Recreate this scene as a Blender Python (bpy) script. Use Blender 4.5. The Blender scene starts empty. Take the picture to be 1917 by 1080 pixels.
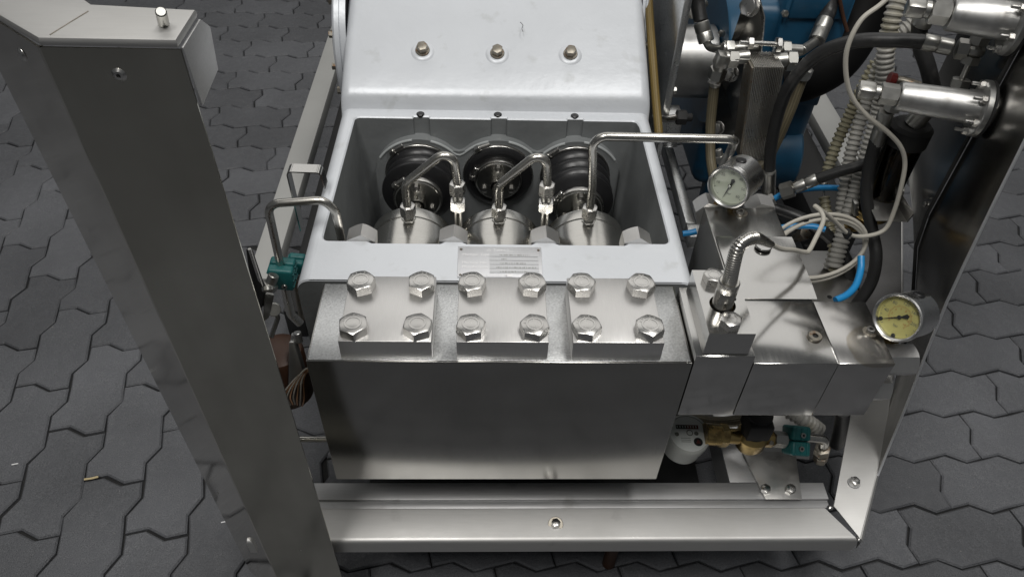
import bpy, bmesh, math, random
from mathutils import Matrix, Vector
random.seed(7)
S = bpy.context.scene
COL = S.collection
PI = math.pi

# ------------------------------------------------------------------ camera
cam_data = bpy.data.cameras.new('camera'); cam = bpy.data.objects.new('camera', cam_data); COL.objects.link(cam)
R_, U_, F_ = Vector((.99943, -.01769, .02878)), Vector((-.00783, .70753, .70664)), Vector((.03286, .70646, -.70699))
M = Matrix.Identity(4)
for i in range(3):
    M[i][0], M[i][1], M[i][2] = R_[i], U_[i], -F_[i]
M.translation = (-.0180, -.6125, 1.3748)
cam.matrix_world = M
cam_data.sensor_width = 36; cam_data.lens = 26.2; cam_data.clip_start = .02; cam_data.clip_end = 200
S.camera = cam

# ------------------------------------------------------------------ light of the hall
W = bpy.data.worlds.new('World'); S.world = W; W.use_nodes = True
W.node_tree.nodes['Background'].inputs[0].default_value = (.93, .97, 1, 1)
W.node_tree.nodes['Background'].inputs[1].default_value = .09
def ceiling_lamp(x, y, z, lx, ly, power, rz=0):
    d = bpy.data.lights.new('ceiling_lamp', 'AREA'); d.shape = 'RECTANGLE'; d.size = lx; d.size_y = ly
    d.energy = power; d.color = (1, .98, .95)
    o = bpy.data.objects.new('ceiling_lamp', d); COL.objects.link(o); o.location = (x, y, z); o.rotation_euler = (0, 0, rz)
ceiling_lamp(-.8, -1.15, 4.2, .6, 1.6, 84)
ceiling_lamp(.95, -.25, 4.2, .6, 1.8, 62)
ceiling_lamp(.3, 4.6, 4.4, 9.0, 5.0, 135)
S.view_settings.view_transform = 'Standard'; S.view_settings.look = 'None'
S.view_settings.exposure = 0; S.view_settings.gamma = 1
S.view_settings.use_curve_mapping = False

# ------------------------------------------------------------------ materials
def new_mat(name):
    m = bpy.data.materials.new(name); m.use_nodes = True
    nt = m.node_tree; b = nt.nodes['Principled BSDF']
    return m, nt, b
def N(nt, t, **kw):
    n = nt.nodes.new(t)
    for k, v in kw.items(): setattr(n, k, v)
    return n
def ramp(nt, fac, stops):
    r = N(nt, 'ShaderNodeValToRGB')
    while len(r.color_ramp.elements) < len(stops): r.color_ramp.elements.new(.5)
    for e, (p, c) in zip(r.color_ramp.elements, stops):
        e.position = p; e.color = (c, c, c, 1) if not hasattr(c, '__len__') else (*c, 1)
    nt.links.new(fac, r.inputs[0]); return r.outputs[0]
def noise(nt, scale, detail=3, stretch=(1, 1, 1), rough=.55, coord='Object'):
    tc = N(nt, 'ShaderNodeTexCoord'); mp = N(nt, 'ShaderNodeMapping')
    mp.inputs['Scale'].default_value = stretch
    n = N(nt, 'ShaderNodeTexNoise'); n.inputs['Scale'].default_value = scale; n.inputs['Detail'].default_value = detail
    n.inputs['Roughness'].default_value = rough
    nt.links.new(tc.outputs[coord], mp.inputs[0]); nt.links.new(mp.outputs[0], n.inputs[0])
    return n.outputs[0]
def mixc(nt, fac, a, b, mode='MIX'):
    m = N(nt, 'ShaderNodeMix', data_type='RGBA', blend_type=mode)
    for s, v in ((m.inputs[0], fac), (m.inputs[6], a), (m.inputs[7], b)):
        if hasattr(v, 'links'): nt.links.new(v, s)
        elif hasattr(v, '__len__'): s.default_value = (*v, 1) if len(v) == 3 else v
        else: s.default_value = v
    return m.outputs[2]
def bump(nt, b, h, strength, dist=.001):
    n = N(nt, 'ShaderNodeBump'); n.inputs['Strength'].default_value = strength; n.inputs['Distance'].default_value = dist
    nt.links.new(h, n.inputs['Height']); nt.links.new(n.outputs[0], b.inputs['Normal'])
def metal(name, col, rough, stretch=(1, 1, 1), streak=.25, smudge=.12, scale=60, bmp=.03, dirt=None, rvar=.22):
    """bare metal: grain along one direction, cloudy wiping marks in the gloss"""
    m, nt, b = new_mat(name)
    b.inputs['Metallic'].default_value = 1
    g = noise(nt, scale, 4, stretch); s = noise(nt, 9, 4)
    c = mixc(nt, ramp(nt, g, [(.3, 0), (.7, 1)]), [v * (1 - streak) for v in col], col)
    c = mixc(nt, ramp(nt, s, [(.35, 0), (.75, smudge)]), c, [v * .62 for v in (col[0], col[1] * .98, col[2] * .94)])
    if dirt:
        d = noise(nt, dirt[1], 5); c = mixc(nt, ramp(nt, d, [(dirt[2], 0), (dirt[2] + .12, dirt[3])]), c, dirt[0])
    nt.links.new(c, b.inputs['Base Color'])
    mr = N(nt, 'ShaderNodeMath', operation='MULTIPLY_ADD'); nt.links.new(s, mr.inputs[0])
    mr.inputs[1].default_value = rvar; mr.inputs[2].default_value = rough - rvar / 2
    ms = N(nt, 'ShaderNodeMath', operation='MULTIPLY_ADD'); nt.links.new(g, ms.inputs[0]); ms.inputs[1].default_value = .10
    nt.links.new(mr.outputs[0], ms.inputs[2]); 
    ms2 = N(nt, 'ShaderNodeMath', operation='SUBTRACT'); nt.links.new(ms.outputs[0], ms2.inputs[0]); ms2.inputs[1].default_value = .05
    nt.links.new(ms2.outputs[0], b.inputs['Roughness'])
    if bmp: bump(nt, b, g, bmp, .0006)
    return m
def paint(name, col, rough=.4, var=.12, scale=14, bmp=.0, bscale=90, spec=.5, dirt=None, metallic=0):
    m, nt, b = new_mat(name)
    n = noise(nt, scale, 5)
    c = mixc(nt, ramp(nt, n, [(.3, 0), (.72, 1)]), [v * (1 - var) for v in col], col)
    if dirt:
        d = noise(nt, dirt[1], 5); c = mixc(nt, ramp(nt, d, [(dirt[2], 0), (dirt[2] + .1, dirt[3])]), c, dirt[0])
    nt.links.new(c, b.inputs['Base Color']); b.inputs['Roughness'].default_value = rough
    b.inputs['Specular IOR Level'].default_value = spec; b.inputs['Metallic'].default_value = metallic
    if bmp: bump(nt, b, noise(nt, bscale, 3), bmp, .002)
    return m
def braid(name, ca, cb, nu, nv, rough=.5, metallic=0):
    """woven hose cover on the tube's own length and girth"""
    m, nt, b = new_mat(name)
    tc = N(nt, 'ShaderNodeTexCoord'); sp = N(nt, 'ShaderNodeSeparateXYZ'); nt.links.new(tc.outputs['UV'], sp.inputs[0])
    outs = []
    for sg in (1, -1):
        a = N(nt, 'ShaderNodeMath', operation='MULTIPLY'); nt.links.new(sp.outputs[0], a.inputs[0]); a.inputs[1].default_value = nu * 2 * PI * sg
        c = N(nt, 'ShaderNodeMath', operation='MULTIPLY_ADD'); nt.links.new(sp.outputs[1], c.inputs[0]); c.inputs[1].default_value = nv * 2 * PI
        nt.links.new(a.outputs[0], c.inputs[2])
        s = N(nt, 'ShaderNodeMath', operation='SINE'); nt.links.new(c.outputs[0], s.inputs[0]); outs.append(s.outputs[0])
    mx = N(nt, 'ShaderNodeMath', operation='MULTIPLY'); nt.links.new(outs[0], mx.inputs[0]); nt.links.new(outs[1], mx.inputs[1])
    h = N(nt, 'ShaderNodeMath', operation='MULTIPLY_ADD'); nt.links.new(mx.outputs[0], h.inputs[0]); h.inputs[1].default_value = .5; h.inputs[2].default_value = .5
    c = mixc(nt, h.outputs[0], ca, cb)
    nt.links.new(c, b.inputs['Base Color']); b.inputs['Roughness'].default_value = rough; b.inputs['Metallic'].default_value = metallic
    bump(nt, b, h.outputs[0], .5, .001)
    return m
def glass(name, col, rough=.05, ior=1.45):
    """thin pane: lets light straight through, mirrors a little"""
    m, nt, b = new_mat(name); nt.nodes.remove(b); out = nt.nodes['Material Output']
    t = N(nt, 'ShaderNodeBsdfTransparent'); t.inputs[0].default_value = (*col, 1)
    g = N(nt, 'ShaderNodeBsdfGlossy'); g.inputs['Roughness'].default_value = rough
    f = N(nt, 'ShaderNodeFresnel'); f.inputs[0].default_value = ior
    mx = N(nt, 'ShaderNodeMixShader'); nt.links.new(f.outputs[0], mx.inputs[0]); nt.links.new(t.outputs[0], mx.inputs[1]); nt.links.new(g.outputs[0], mx.inputs[2])
    nt.links.new(mx.outputs[0], out.inputs[0]); return m

MT = {}
MT['block'] = metal('machined_block_steel', (.32, .315, .30), .19, (30, 1, 1), .10, .08, 40, .01, None, .08)
MT['cap'] = metal('ground_cap_steel', (.68, .67, .655), .38, (30, 1, 1), .08, .10, 60)
MT['galv'] = metal('cross_ground_steel', (.70, .71, .71), .30, (1, 1, 1), .35, .10, 380, .12)
MT['manifold'] = metal('brushed_manifold_steel', (.50, .495, .48), .16, (30, 1, 1), .04, .10, 30, .002, None, .05)
MT['manifold_dirty'] = metal('stained_manifold_steel', (.48, .475, .455), .23, (30, 1, 1), .04, .25, 30, .002, ((.30, .28, .25), 22, .56, .5), .12)
MT['sheet'] = metal('stainless_sheet', (.56, .55, .53), .38, (1, 1, 1), .05, .15, 120, .03)
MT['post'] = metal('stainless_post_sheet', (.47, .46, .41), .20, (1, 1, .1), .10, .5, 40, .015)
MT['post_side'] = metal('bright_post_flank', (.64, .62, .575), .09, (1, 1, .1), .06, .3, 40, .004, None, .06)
MT['frame'] = metal('stainless_frame_sheet', (.56, .555, .54), .55, (1, 14, 14), .06, .2, 30, .02, ((.30, .29, .28), 16, .66, .4))
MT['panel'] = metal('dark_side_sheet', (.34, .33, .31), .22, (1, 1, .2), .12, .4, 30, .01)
def stain_material():
    m = metal('tea_stained_steel', (.54, .53, .515), .20, (30, 1, 1), .04, .2, 30, .002, None, .08); nt = m.node_tree; b = nt.nodes['Principled BSDF']
    src = b.inputs['Base Color'].links[0].from_socket
    tc = N(nt, 'ShaderNodeTexCoord'); mp = N(nt, 'ShaderNodeMapping'); mp.inputs['Location'].default_value = (-.098, .058, -.345); mp.inputs['Scale'].default_value = (1, .8, 3)
    nz = N(nt, 'ShaderNodeTexNoise'); nz.inputs['Scale'].default_value = 45
    nt.links.new(tc.outputs['Object'], mp.inputs[0]); nt.links.new(tc.outputs['Object'], nz.inputs[0])
    ln = N(nt, 'ShaderNodeVectorMath', operation='LENGTH'); nt.links.new(mp.outputs[0], ln.inputs[0])
    ad = N(nt, 'ShaderNodeMath', operation='MULTIPLY_ADD'); nt.links.new(nz.outputs[0], ad.inputs[0]); ad.inputs[1].default_value = .012; nt.links.new(ln.outputs['Value'], ad.inputs[2])
    sc = N(nt, 'ShaderNodeMath', operation='MULTIPLY'); nt.links.new(ad.outputs[0], sc.inputs[0]); sc.inputs[1].default_value = 20
    f = ramp(nt, sc.outputs[0], [(.0, .30), (.55, .38), (.74, .62), (.80, .0)])
    c = mixc(nt, f, src, (.30, .26, .19)); nt.links.new(c, b.inputs['Base Color']); return m
MT['edge'] = paint('painted_edge_highlight', (.40, .42, .42), .35, .2, 40)  # pale tone paints the light caught along the boss edge
MT['dull'] = metal('shaded_rail_steel', (.10, .098, .097), .42, (1, 1, 1), .15, .3, 40, .03)  # darker copy of the frame steel, shade put into the colour
MT['duct'] = paint('dead_black_rubber', (.006, .006, .006), .6, .3, 20, 0, 60, .08)
MT['ledge'] = metal('dull_frame_steel', (.60, .60, .60), .56, (1, 20, 20), .12, .25, 30, .04, ((.30, .29, .28), 14, .62, .5))
MT['bolt'] = metal('stainless_bolt', (.60, .59, .57), .28, (1, 1, 1), .10, .2, 160, .04)
MT['polish'] = metal('polished_turned_steel', (.58, .57, .54), .22, (1, 30, 1), .14, .15, 50, .03)
MT['pipe'] = metal('stainless_tube', (.54, .525, .49), .27, (1, 1, 1), .06, .2, 40, 0)
MT['zinc'] = metal('zinc_plated_fitting', (.46, .455, .43), .36, (1, 1, 1), .15, .35, 70, .02, ((.22, .20, .16), 40, .60, .6))
MT['oldsteel'] = metal('tarnished_bolt', (.33, .305, .26), .42, (1, 1, 1), .3, .4, 120, .2, ((.22, .12, .06), 130, .55, .8))
MT['alu'] = metal('cast_aluminium', (.52, .52, .51), .40, (1, 1, 1), .15, .3, 60, .1, ((.20, .19, .17), 26, .60, .6))
MT['brass'] = metal('brass', (.55, .40, .17), .30, (1, 1, 1), .2, .5, 50, .08, ((.12, .08, .04), 30, .52, .8))
MT['copper'] = metal('copper_wire', (.62, .34, .19), .3, (1, 1, 1), .1, .1, 50, 0)
MT['white'] = paint('light_grey_machine_enamel', (.62, .643, .672), .40, .09, 5, .45, 34, .5, ((.46, .475, .475), 24, .60, .5), .15)
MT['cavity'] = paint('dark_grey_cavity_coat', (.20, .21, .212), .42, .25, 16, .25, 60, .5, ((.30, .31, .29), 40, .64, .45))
MT['rail'] = paint('cream_frame_enamel', (.35, .35, .335), .45, .1, 8, .1, 60)
MT['rubber'] = paint('black_rubber', (.012, .012, .013), .36, .3, 25, .1, 120, .5)
MT['hose'] = paint('black_hose_rubber', (.022, .022, .022), .42, .3, 40, .15, 150, .5, ((.09, .085, .08), 30, .6, .5))
MT['matt'] = paint('black_matt', (.012, .012, .012), .7, .3, 30)
MT['blue'] = paint('blue_motor_enamel', (.012, .070, .135), .38, .25, 10, .2, 40, .5, ((.02, .03, .04), 14, .6, .6))
MT['teal'] = paint('teal_plastic', (.012, .13, .13), .42, .2, 25)
MT['bluetube'] = paint('blue_air_tube', (.015, .22, .50), .35, .1, 30)
MT['cable'] = paint('grey_cable_sheath', (.42, .40, .35), .5, .1, 60)
MT['conduit'] = paint('grey_corrugated_conduit', (.38, .37, .34), .45, .2, 20, 0, 60, .5, ((.20, .18, .11), 12, .55, .7))
MT['conduit_old'] = paint('yellowed_corrugated_conduit', (.28, .26, .18), .45, .2, 20, 0, 60, .5, ((.16, .14, .08), 12, .5, .7))
MT['dial'] = paint('white_dial', (.60, .62, .52), .5, .06, 30)
MT['dial_y'] = paint('yellowed_dial', (.56, .50, .19), .5, .12, 40)
MT['ink'] = paint('black_print', (.02, .02, .02), .6, .1)
MT['inkred'] = paint('red_print', (.45, .14, .04), .6, .1)
MT['inkgrey'] = paint('grey_print', (.16, .16, .14), .6, .1)
MT['inkwhite'] = paint('white_print', (.80, .80, .80), .5, .03)
MT['plate'] = metal('nameplate_aluminium', (.78, .785, .80), .52, (30, 1, 1), .06, .1, 60, .02)
MT['platefield'] = metal('nameplate_field', (.66, .67, .68), .50, (30, 1, 1), .06, .1, 60, .02)
MT['yhose'] = braid('yellow_braided_hose', (.21, .145, .035), (.09, .06, .018), 7, 190)
MT['shose'] = braid('steel_braided_hose', (.34, .31, .24), (.07, .06, .04), 8, 240, .4, .6)
MT['bhose'] = braid('brown_braided_hose', (.18, .15, .09), (.05, .045, .03), 7, 220)
MT['rust'] = paint('brown_painted_pipe', (.055, .022, .010), .5, .4, 30)
MT['red'] = paint('red_enamel', (.11, .010, .008), .4, .2)
MT['meter'] = paint('meter_plastic', (.46, .47, .44), .45, .08, 30)
MT['board'] = paint('hardboard_panel', (.30, .27, .19), .6, .15)
MT['glassclear'] = glass('clear_glass', (.95, .97, .95), .03)
MT['glassoil'] = glass('oily_glass', (.38, .32, .18), .08)
MT['oil'] = paint('brown_oil', (.035, .014, .004), .15, .1)
MT['stain'] = stain_material()
MT['tape'] = paint('black_tape', (.015, .015, .015), .5, .1)
MT['wood'] = paint('wood_splinter', (.55, .45, .25), .7, .1)

def paver_material():
    m, nt, b = new_mat('concrete_paver')
    oi = N(nt, 'ShaderNodeObjectInfo')
    geo = N(nt, 'ShaderNodeNewGeometry')
    def wn(scale, detail):
        n = N(nt, 'ShaderNodeTexNoise'); n.inputs['Scale'].default_value = scale; n.inputs['Detail'].default_value = detail
        nt.links.new(geo.outputs['Position'], n.inputs[0]); return n.outputs[0]
    fine = wn(420, 3); mid = wn(45, 5); big = wn(3.2, 3)
    c = mixc(nt, ramp(nt, fine, [(.32, 0), (.68, 1)]), (.064, .066, .071), (.130, .133, .142))
    c = mixc(nt, ramp(nt, mid, [(.35, 0), (.7, .75)]), c, (.090, .093, .101))
    r = N(nt, 'ShaderNodeMapRange'); nt.links.new(oi.outputs['Random'], r.inputs[0]); r.inputs[3].default_value = .74; r.inputs[4].default_value = 1.16
    c = mixc(nt, 1.0, c, r.outputs[0], 'MULTIPLY')
    r2 = N(nt, 'ShaderNodeMapRange'); nt.links.new(big, r2.inputs[0]); r2.inputs[1].default_value = .3; r2.inputs[2].default_value = .7; r2.inputs[3].default_value = .78; r2.inputs[4].default_value = 1.16
    c = mixc(nt, 1.0, c, r2.outputs[0], 'MULTIPLY')
    sp = wn(150, 2)
    c = mixc(nt, ramp(nt, sp, [(.73, 0), (.75, .35)]), c, (.30, .29, .26))
    nt.links.new(c, b.inputs['Base Color'])
    nt.links.new(ramp(nt, mid, [(.3, .42), (.7, .68)]), b.inputs['Roughness'])
    b.inputs['Specular IOR Level'].default_value = .4
    ad = N(nt, 'ShaderNodeMath', operation='MULTIPLY_ADD'); nt.links.new(mid, ad.inputs[0]); ad.inputs[1].default_value = 2.0; nt.links.new(fine, ad.inputs[2])
    bump(nt, b, ad.outputs[0], .7, .0016)
    return m
MT['paver'] = paver_material()
MT['joint'] = paint('joint_sand', (.016, .016, .016), .9, .4, 60, .5, 300)

# ------------------------------------------------------------------ mesh helpers
def z_to(axis):
    return Vector((0, 0, 1)).rotation_difference(Vector(axis).normalized()).to_matrix().to_4x4()
def place(p, axis=(0, 0, 1), spin=0):
    return Matrix.Translation(Vector(p)) @ z_to(axis) @ Matrix.Rotation(spin, 4, 'Z')
class B:
    """collects shapes for one mesh"""
    def __init__(s): s.bm = bmesh.new(); s.uv = s.bm.loops.layers.uv.new('uv')
    def faces(s, vs, fs, mtx=None, smooth=False):
        V = [s.bm.verts.new(mtx @ Vector(v) if mtx else v) for v in vs]; out = []
        for f in fs:
            try: q = s.bm.faces.new([V[i] for i in f]); q.smooth = smooth; out.append(q)
            except ValueError: pass
        return V, out
    def box(s, lo, hi, bev=.0012, mtx=None, seg=2):
        (x0, y0, z0), (x1, y1, z1) = lo, hi
        V, F = s.faces([(x0, y0, z0), (x1, y0, z0), (x1, y1, z0), (x0, y1, z0), (x0, y0, z1), (x1, y0, z1), (x1, y1, z1), (x0, y1, z1)],
                       [(3, 2, 1, 0), (4, 5, 6, 7), (0, 1, 5, 4), (1, 2, 6, 5), (2, 3, 7, 6), (3, 0, 4, 7)], mtx)
        if bev: bmesh.ops.bevel(s.bm, geom=list({e for f in F for e in f.edges}), offset=bev, segments=seg, affect='EDGES', profile=.5)
        return s
    def prism(s, pts, h, mtx=None, bev=0):
        """outline in local xy, extruded along local z"""
        n = len(pts)
        a = sum(pts[i][0] * pts[(i + 1) % n][1] - pts[(i + 1) % n][0] * pts[i][1] for i in range(n))
        if a < 0: pts = pts[::-1]
        vs = [(x, y, 0) for x, y in pts] + [(x, y, h) for x, y in pts]
        fs = [tuple(range(n))[::-1], tuple(range(n, 2 * n))] + [(i, (i + 1) % n, n + (i + 1) % n, n + i) for i in range(n)]
        V, F = s.faces(vs, fs, mtx)
        if bev: bmesh.ops.bevel(s.bm, geom=list({e for f in F[:2] for e in f.edges}), offset=bev, segments=2, affect='EDGES', profile=.5)
        return s
    def quad(s, pts, t, bev=0):
        """flat plate through 3-d outline pts with thickness t against its normal"""
        p = [Vector(q) for q in pts]; n = len(p)
        nor = Vector((0, 0, 0))
        for i in range(n): nor += (p[i] - p[0]).cross(p[(i + 1) % n] - p[0])
        nor.normalize()
        vs = p + [q - nor * t for q in p]
        fs = [tuple(range(n)), tuple(range(2 * n - 1, n - 1, -1))] + [((i + 1) % n, i, n + i, n + (i + 1) % n) for i in range(n)]
        V, F = s.faces(vs, fs)
        if bev: bmesh.ops.bevel(s.bm, geom=list({e for f in F for e in f.edges}), offset=bev, segments=2, affect='EDGES', profile=.5)
        return s
    def lathe(s, prof, mtx=None, n=32, smooth=True, sharp=()):
        """prof: (radius, height) along local z; corners kept by splitting"""
        rings = []
        V = []
        for r, z in prof:
            if r < 1e-6: rings.append([s.bm.verts.new(mtx @ Vector((0, 0, z)) if mtx else (0, 0, z))])
            else:
                rr = []
                for k in range(n):
                    a = 2 * PI * k / n; v = Vector((r * math.cos(a), r * math.sin(a), z))
                    rr.append(s.bm.verts.new(mtx @ v if mtx else v))
                rings.append(rr)
        for i in range(len(rings) - 1):
            a, b = rings[i], rings[i + 1]
            for k in range(n):
                k2 = (k + 1) % n
                if len(a) == 1 and len(b) == 1: continue
                if len(a) == 1: q = [a[0], b[k2], b[k]]
                elif len(b) == 1: q = [a[k], a[k2], b[0]]
                else: q = [a[k], a[k2], b[k2], b[k]]
                f = s.bm.faces.new(q[::-1] if False else q); f.smooth = smooth
        return s
    def cyl(s, p0, p1, r, r1=None, n=24, ch=.0008):
        p0, p1 = Vector(p0), Vector(p1); L = (p1 - p0).length; r1 = r if r1 is None else r1
        ch = min(ch, L * .3, r * .3)
        s.lathe([(0, 0), (r - ch, 0), (r, ch), (r1, L - ch), (r1 - ch, L), (0, L)], place(p0, p1 - p0), n)
        return s
    def hexa(s, p, axis, af, h, spin=0, both=False, dome=.97, hole=0):
        """hexagon head or nut with the turned chamfer that cuts its corners into arcs"""
        mtx = place(p, axis, spin); n = 36; rf = af / 2; ring = []
        def hr(a): 
            t = (a % (PI / 3)) - PI / 6
            return rf / math.cos(t)
        A = [2 * PI * k / n for k in range(n)]
        def hexring(zf): return [((hr(a)) * math.cos(a), hr(a) * math.sin(a), zf(hr(a))) for a in A]
        rc = rf * dome
        top = [(rc * math.cos(a), rc * math.sin(a), h) for a in A]
        upper = hexring(lambda r: h - (r - rc) * .58)
        lower = hexring(lambda r: (r - rc) * .58 if both else 0)
        bot = [(rc * math.cos(a), rc * math.sin(a), 0) for a in A]
        vs = bot + lower + upper + top
        fs = [tuple(range(n))[::-1]] + [tuple(range(3 * n, 4 * n))]
        for k in range(n):
            k2 = (k + 1) % n
            for r in range(3): fs.append((r * n + k, r * n + k2, (r + 1) * n + k2, (r + 1) * n + k))
        s.faces(vs, fs, mtx)
        return s
    def tube(s, pts, r, n=12, caps=True, smooth=True, radii=None):
        p = [Vector(q) for q in pts]; T = []
        for i in range(len(p)):
            a = p[max(i - 1, 0)]; b = p[min(i + 1, len(p) - 1)]; T.append((b - a).normalized())
        u = T[0].orthogonal().normalized(); rings = []; L = 0; uvv = []
        for i in range(len(p)):
            if i:
                u = (T[i - 1].rotation_difference(T[i]) @ u); L += (p[i] - p[i - 1]).length
            u = (u - T[i] * u.dot(T[i])).normalized(); w = T[i].cross(u)
            rr = radii[i] if radii else r
            rings.append([s.bm.verts.new(p[i] + (u * math.cos(2 * PI * k / n) + w * math.sin(2 * PI * k / n)) * rr) for k in range(n)]); uvv.append(L)
        for i in range(len(rings) - 1):
            for k in range(n):
                k2 = (k + 1) % n
                f = s.bm.faces.new((rings[i][k], rings[i][k2], rings[i + 1][k2], rings[i + 1][k])); f.smooth = smooth
                for l, c in zip(f.loops, ((k / n, uvv[i]), ((k + 1) / n, uvv[i]), ((k + 1) / n, uvv[i + 1]), (k / n, uvv[i + 1]))): l[s.uv].uv = c
        if caps:
            s.bm.faces.new(rings[0][::-1]); s.bm.faces.new(rings[-1])
        return s
    def corrugated(s, pts, r, pitch=.010, depth=.0022, n=14):
        p = resample(pts, pitch / 4); rad = []
        prof = (r, r, r - depth, r - depth)
        for i in range(len(p)): rad.append(prof[i % 4])
        return s.tube(p, r, n, True, True, rad)
    def text(s, body, size, mtx, t=.0002, align='CENTER'):
        cu = bpy.data.curves.new('t', 'FONT'); cu.body = body; cu.size = size; cu.align_x = align; cu.align_y = 'CENTER'; cu.resolution_u = 2
        o = bpy.data.objects.new('t', cu); COL.objects.link(o)
        me = bpy.data.meshes.new_from_object(o.evaluated_get(bpy.context.evaluated_depsgraph_get()))
        V = [s.bm.verts.new(mtx @ (v.co + Vector((0, 0, t)))) for v in me.vertices]
        for pl in me.polygons:
            try: s.bm.faces.new([V[i] for i in pl.vertices])
            except ValueError: pass
        bpy.data.objects.remove(o); bpy.data.curves.remove(cu); bpy.data.meshes.remove(me)
        return s
def spline(pts, n=8):
    p = [Vector(q) for q in pts]; p = [p[0] * 2 - p[1]] + p + [p[-1] * 2 - p[-2]]; out = []
    for i in range(1, len(p) - 2):
        a, b, c, d = p[i - 1:i + 3]
        for k in range(n):
            t = k / n
            out.append(.5 * ((2 * b) + (c - a) * t + (2 * a - 5 * b + 4 * c - d) * t * t + (-a + 3 * b - 3 * c + d) * t ** 3))
    out.append(p[-2]); return out
def fillet(pts, rad, n=7):
    p = [Vector(q) for q in pts]; out = [p[0]]
    for i in range(1, len(p) - 1):
        a, b, c = p[i - 1], p[i], p[i + 1]; d1 = (a - b); d2 = (c - b)
        ang = d1.angle(d2); t = min(rad / math.tan(ang / 2), d1.length * .49, d2.length * .49); rr = t * math.tan(ang / 2)
        s0 = b + d1.normalized() * t; s1 = b + d2.normalized() * t
        cen = b + (d1.normalized() + d2.normalized()).normalized() * (rr / math.sin(ang / 2))
        v0, v1 = s0 - cen, s1 - cen; full = v0.angle(v1); ax = v0.cross(v1).normalized()
        for k in range(n + 1): out.append(cen + Matrix.Rotation(full * k / n, 3, ax) @ v0)
    out.append(p[-1]); return out
def resample(pts, step):
    p = [Vector(q) for q in pts]; out = [p[0]]; left = step
    for i in range(len(p) - 1):
        a, b = p[i], p[i + 1]; L = (b - a).length; pos = left
        while pos <= L: out.append(a.lerp(b, pos / L)); pos += step
        left = pos - L
    return out

def thing(name, label, cat, loc=(0, 0, 0), group=None):
    o = bpy.data.objects.new(name, None); COL.objects.link(o); o.location = loc; o.empty_display_size = .02
    o['label'] = label; o['category'] = cat
    if group: o['group'] = group
    return o
def root_loc(o):
    while o.parent: o = o.parent
    return o.location
def part(name, b, mat, parent, label=None, kind=None):
    bm = b.bm
    bmesh.ops.recalc_face_normals(bm, faces=bm.faces)
    if parent: bmesh.ops.translate(bm, verts=bm.verts, vec=-Vector(root_loc(parent)))
    me = bpy.data.meshes.new(name); bm.to_mesh(me); bm.free(); me.materials.append(MT[mat])
    try: me.set_sharp_from_angle(angle=math.radians(32))
    except Exception: pass
    o = bpy.data.objects.new(name, me); COL.objects.link(o); o.parent = parent
    if label: o['label'] = label
    if kind: o['kind'] = kind
    return o
def single(name, b, mat, label, cat, loc, group=None):
    """a thing that is one mesh"""
    bm = b.bm; bmesh.ops.recalc_face_normals(bm, faces=bm.faces); bmesh.ops.translate(bm, verts=bm.verts, vec=-Vector(loc))
    me = bpy.data.meshes.new(name); bm.to_mesh(me); bm.free(); me.materials.append(MT[mat])
    try: me.set_sharp_from_angle(angle=math.radians(32))
    except Exception: pass
    o = bpy.data.objects.new(name, me); COL.objects.link(o); o.location = loc; o['label'] = label; o['category'] = cat
    if group: o['group'] = group
    return o
def structure(name, b, mat):
    o = part(name, b, mat, None); o['kind'] = 'structure'; return o
# ------------------------------------------------------------------ paving
def s_edge(p, q, a=.0095):
    """one wavy joint edge from p to q: bulges to +x / +y first, then back"""
    (x0, y0), (x1, y1) = p, q
    n = (0, 1) if abs(x1 - x0) > abs(y1 - y0) else (1, 0)
    d = 1 if (x1 > x0 or y1 < y0) else -1
    return [(x0, y0), (x0 + (x1 - x0) * .32 + n[0] * a * d, y0 + (y1 - y0) * .32 + n[1] * a * d),
            (x0 + (x1 - x0) * .66 - n[0] * a * d, y0 + (y1 - y0) * .66 - n[1] * a * d)]
def paver_outline(nx, ny, w, h):
    c = []
    X, Y = nx * w, ny * h
    for i in range(nx): c += s_edge((i * w, 0), ((i + 1) * w, 0))
    for j in range(ny): c += s_edge((X, -j * h), (X, -(j + 1) * h))
    for i in range(nx, 0, -1): c += s_edge((i * w, -Y), ((i - 1) * w, -Y))
    for j in range(ny, 0, -1): c += s_edge((0, -j * h), (0, -(j - 1) * h))
    return [(x - X / 2, y + Y / 2) for x, y in c]
def inset(poly, d):
    out = []; n = len(poly)
    area = sum(poly[i][0] * poly[(i + 1) % n][1] - poly[(i + 1) % n][0] * poly[i][1] for i in range(n))
    sg = 1 if area > 0 else -1
    for i in range(n):
        a, b, c = Vector(poly[i - 1]), Vector(poly[i]), Vector(poly[(i + 1) % n])
        n1 = Vector((-(b - a).y, (b - a).x)).normalized() * sg; n2 = Vector((-(c - b).y, (c - b).x)).normalized() * sg
        m = (n1 + n2); m = m / max(.3, m.length_squared / 2) ; out.append(tuple(b + m * d))
    return out
def paver_rings(nx, ny, w, h):
    o = [(x + random.uniform(-.0011, .0011), y + random.uniform(-.0011, .0011)) for x, y in paver_outline(nx, ny, w, h)]
    return [[(x, y, -.013) for x, y in inset(o, .0016)], [(x, y, -.0032) for x, y in inset(o, .0017)], [(x, y, 0) for x, y in inset(o, .0050)]]
def paver_faces(R3):
    n = len(R3[0]); vs = R3[0] + R3[1] + R3[2]
    fs = [tuple(range(2 * n, 3 * n))]
    for r in range(2):
        for k in range(n): fs.append((r * n + k, (r + 1) * n + k, (r + 1) * n + (k + 1) % n, r * n + (k + 1) % n))
    return vs, fs
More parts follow.
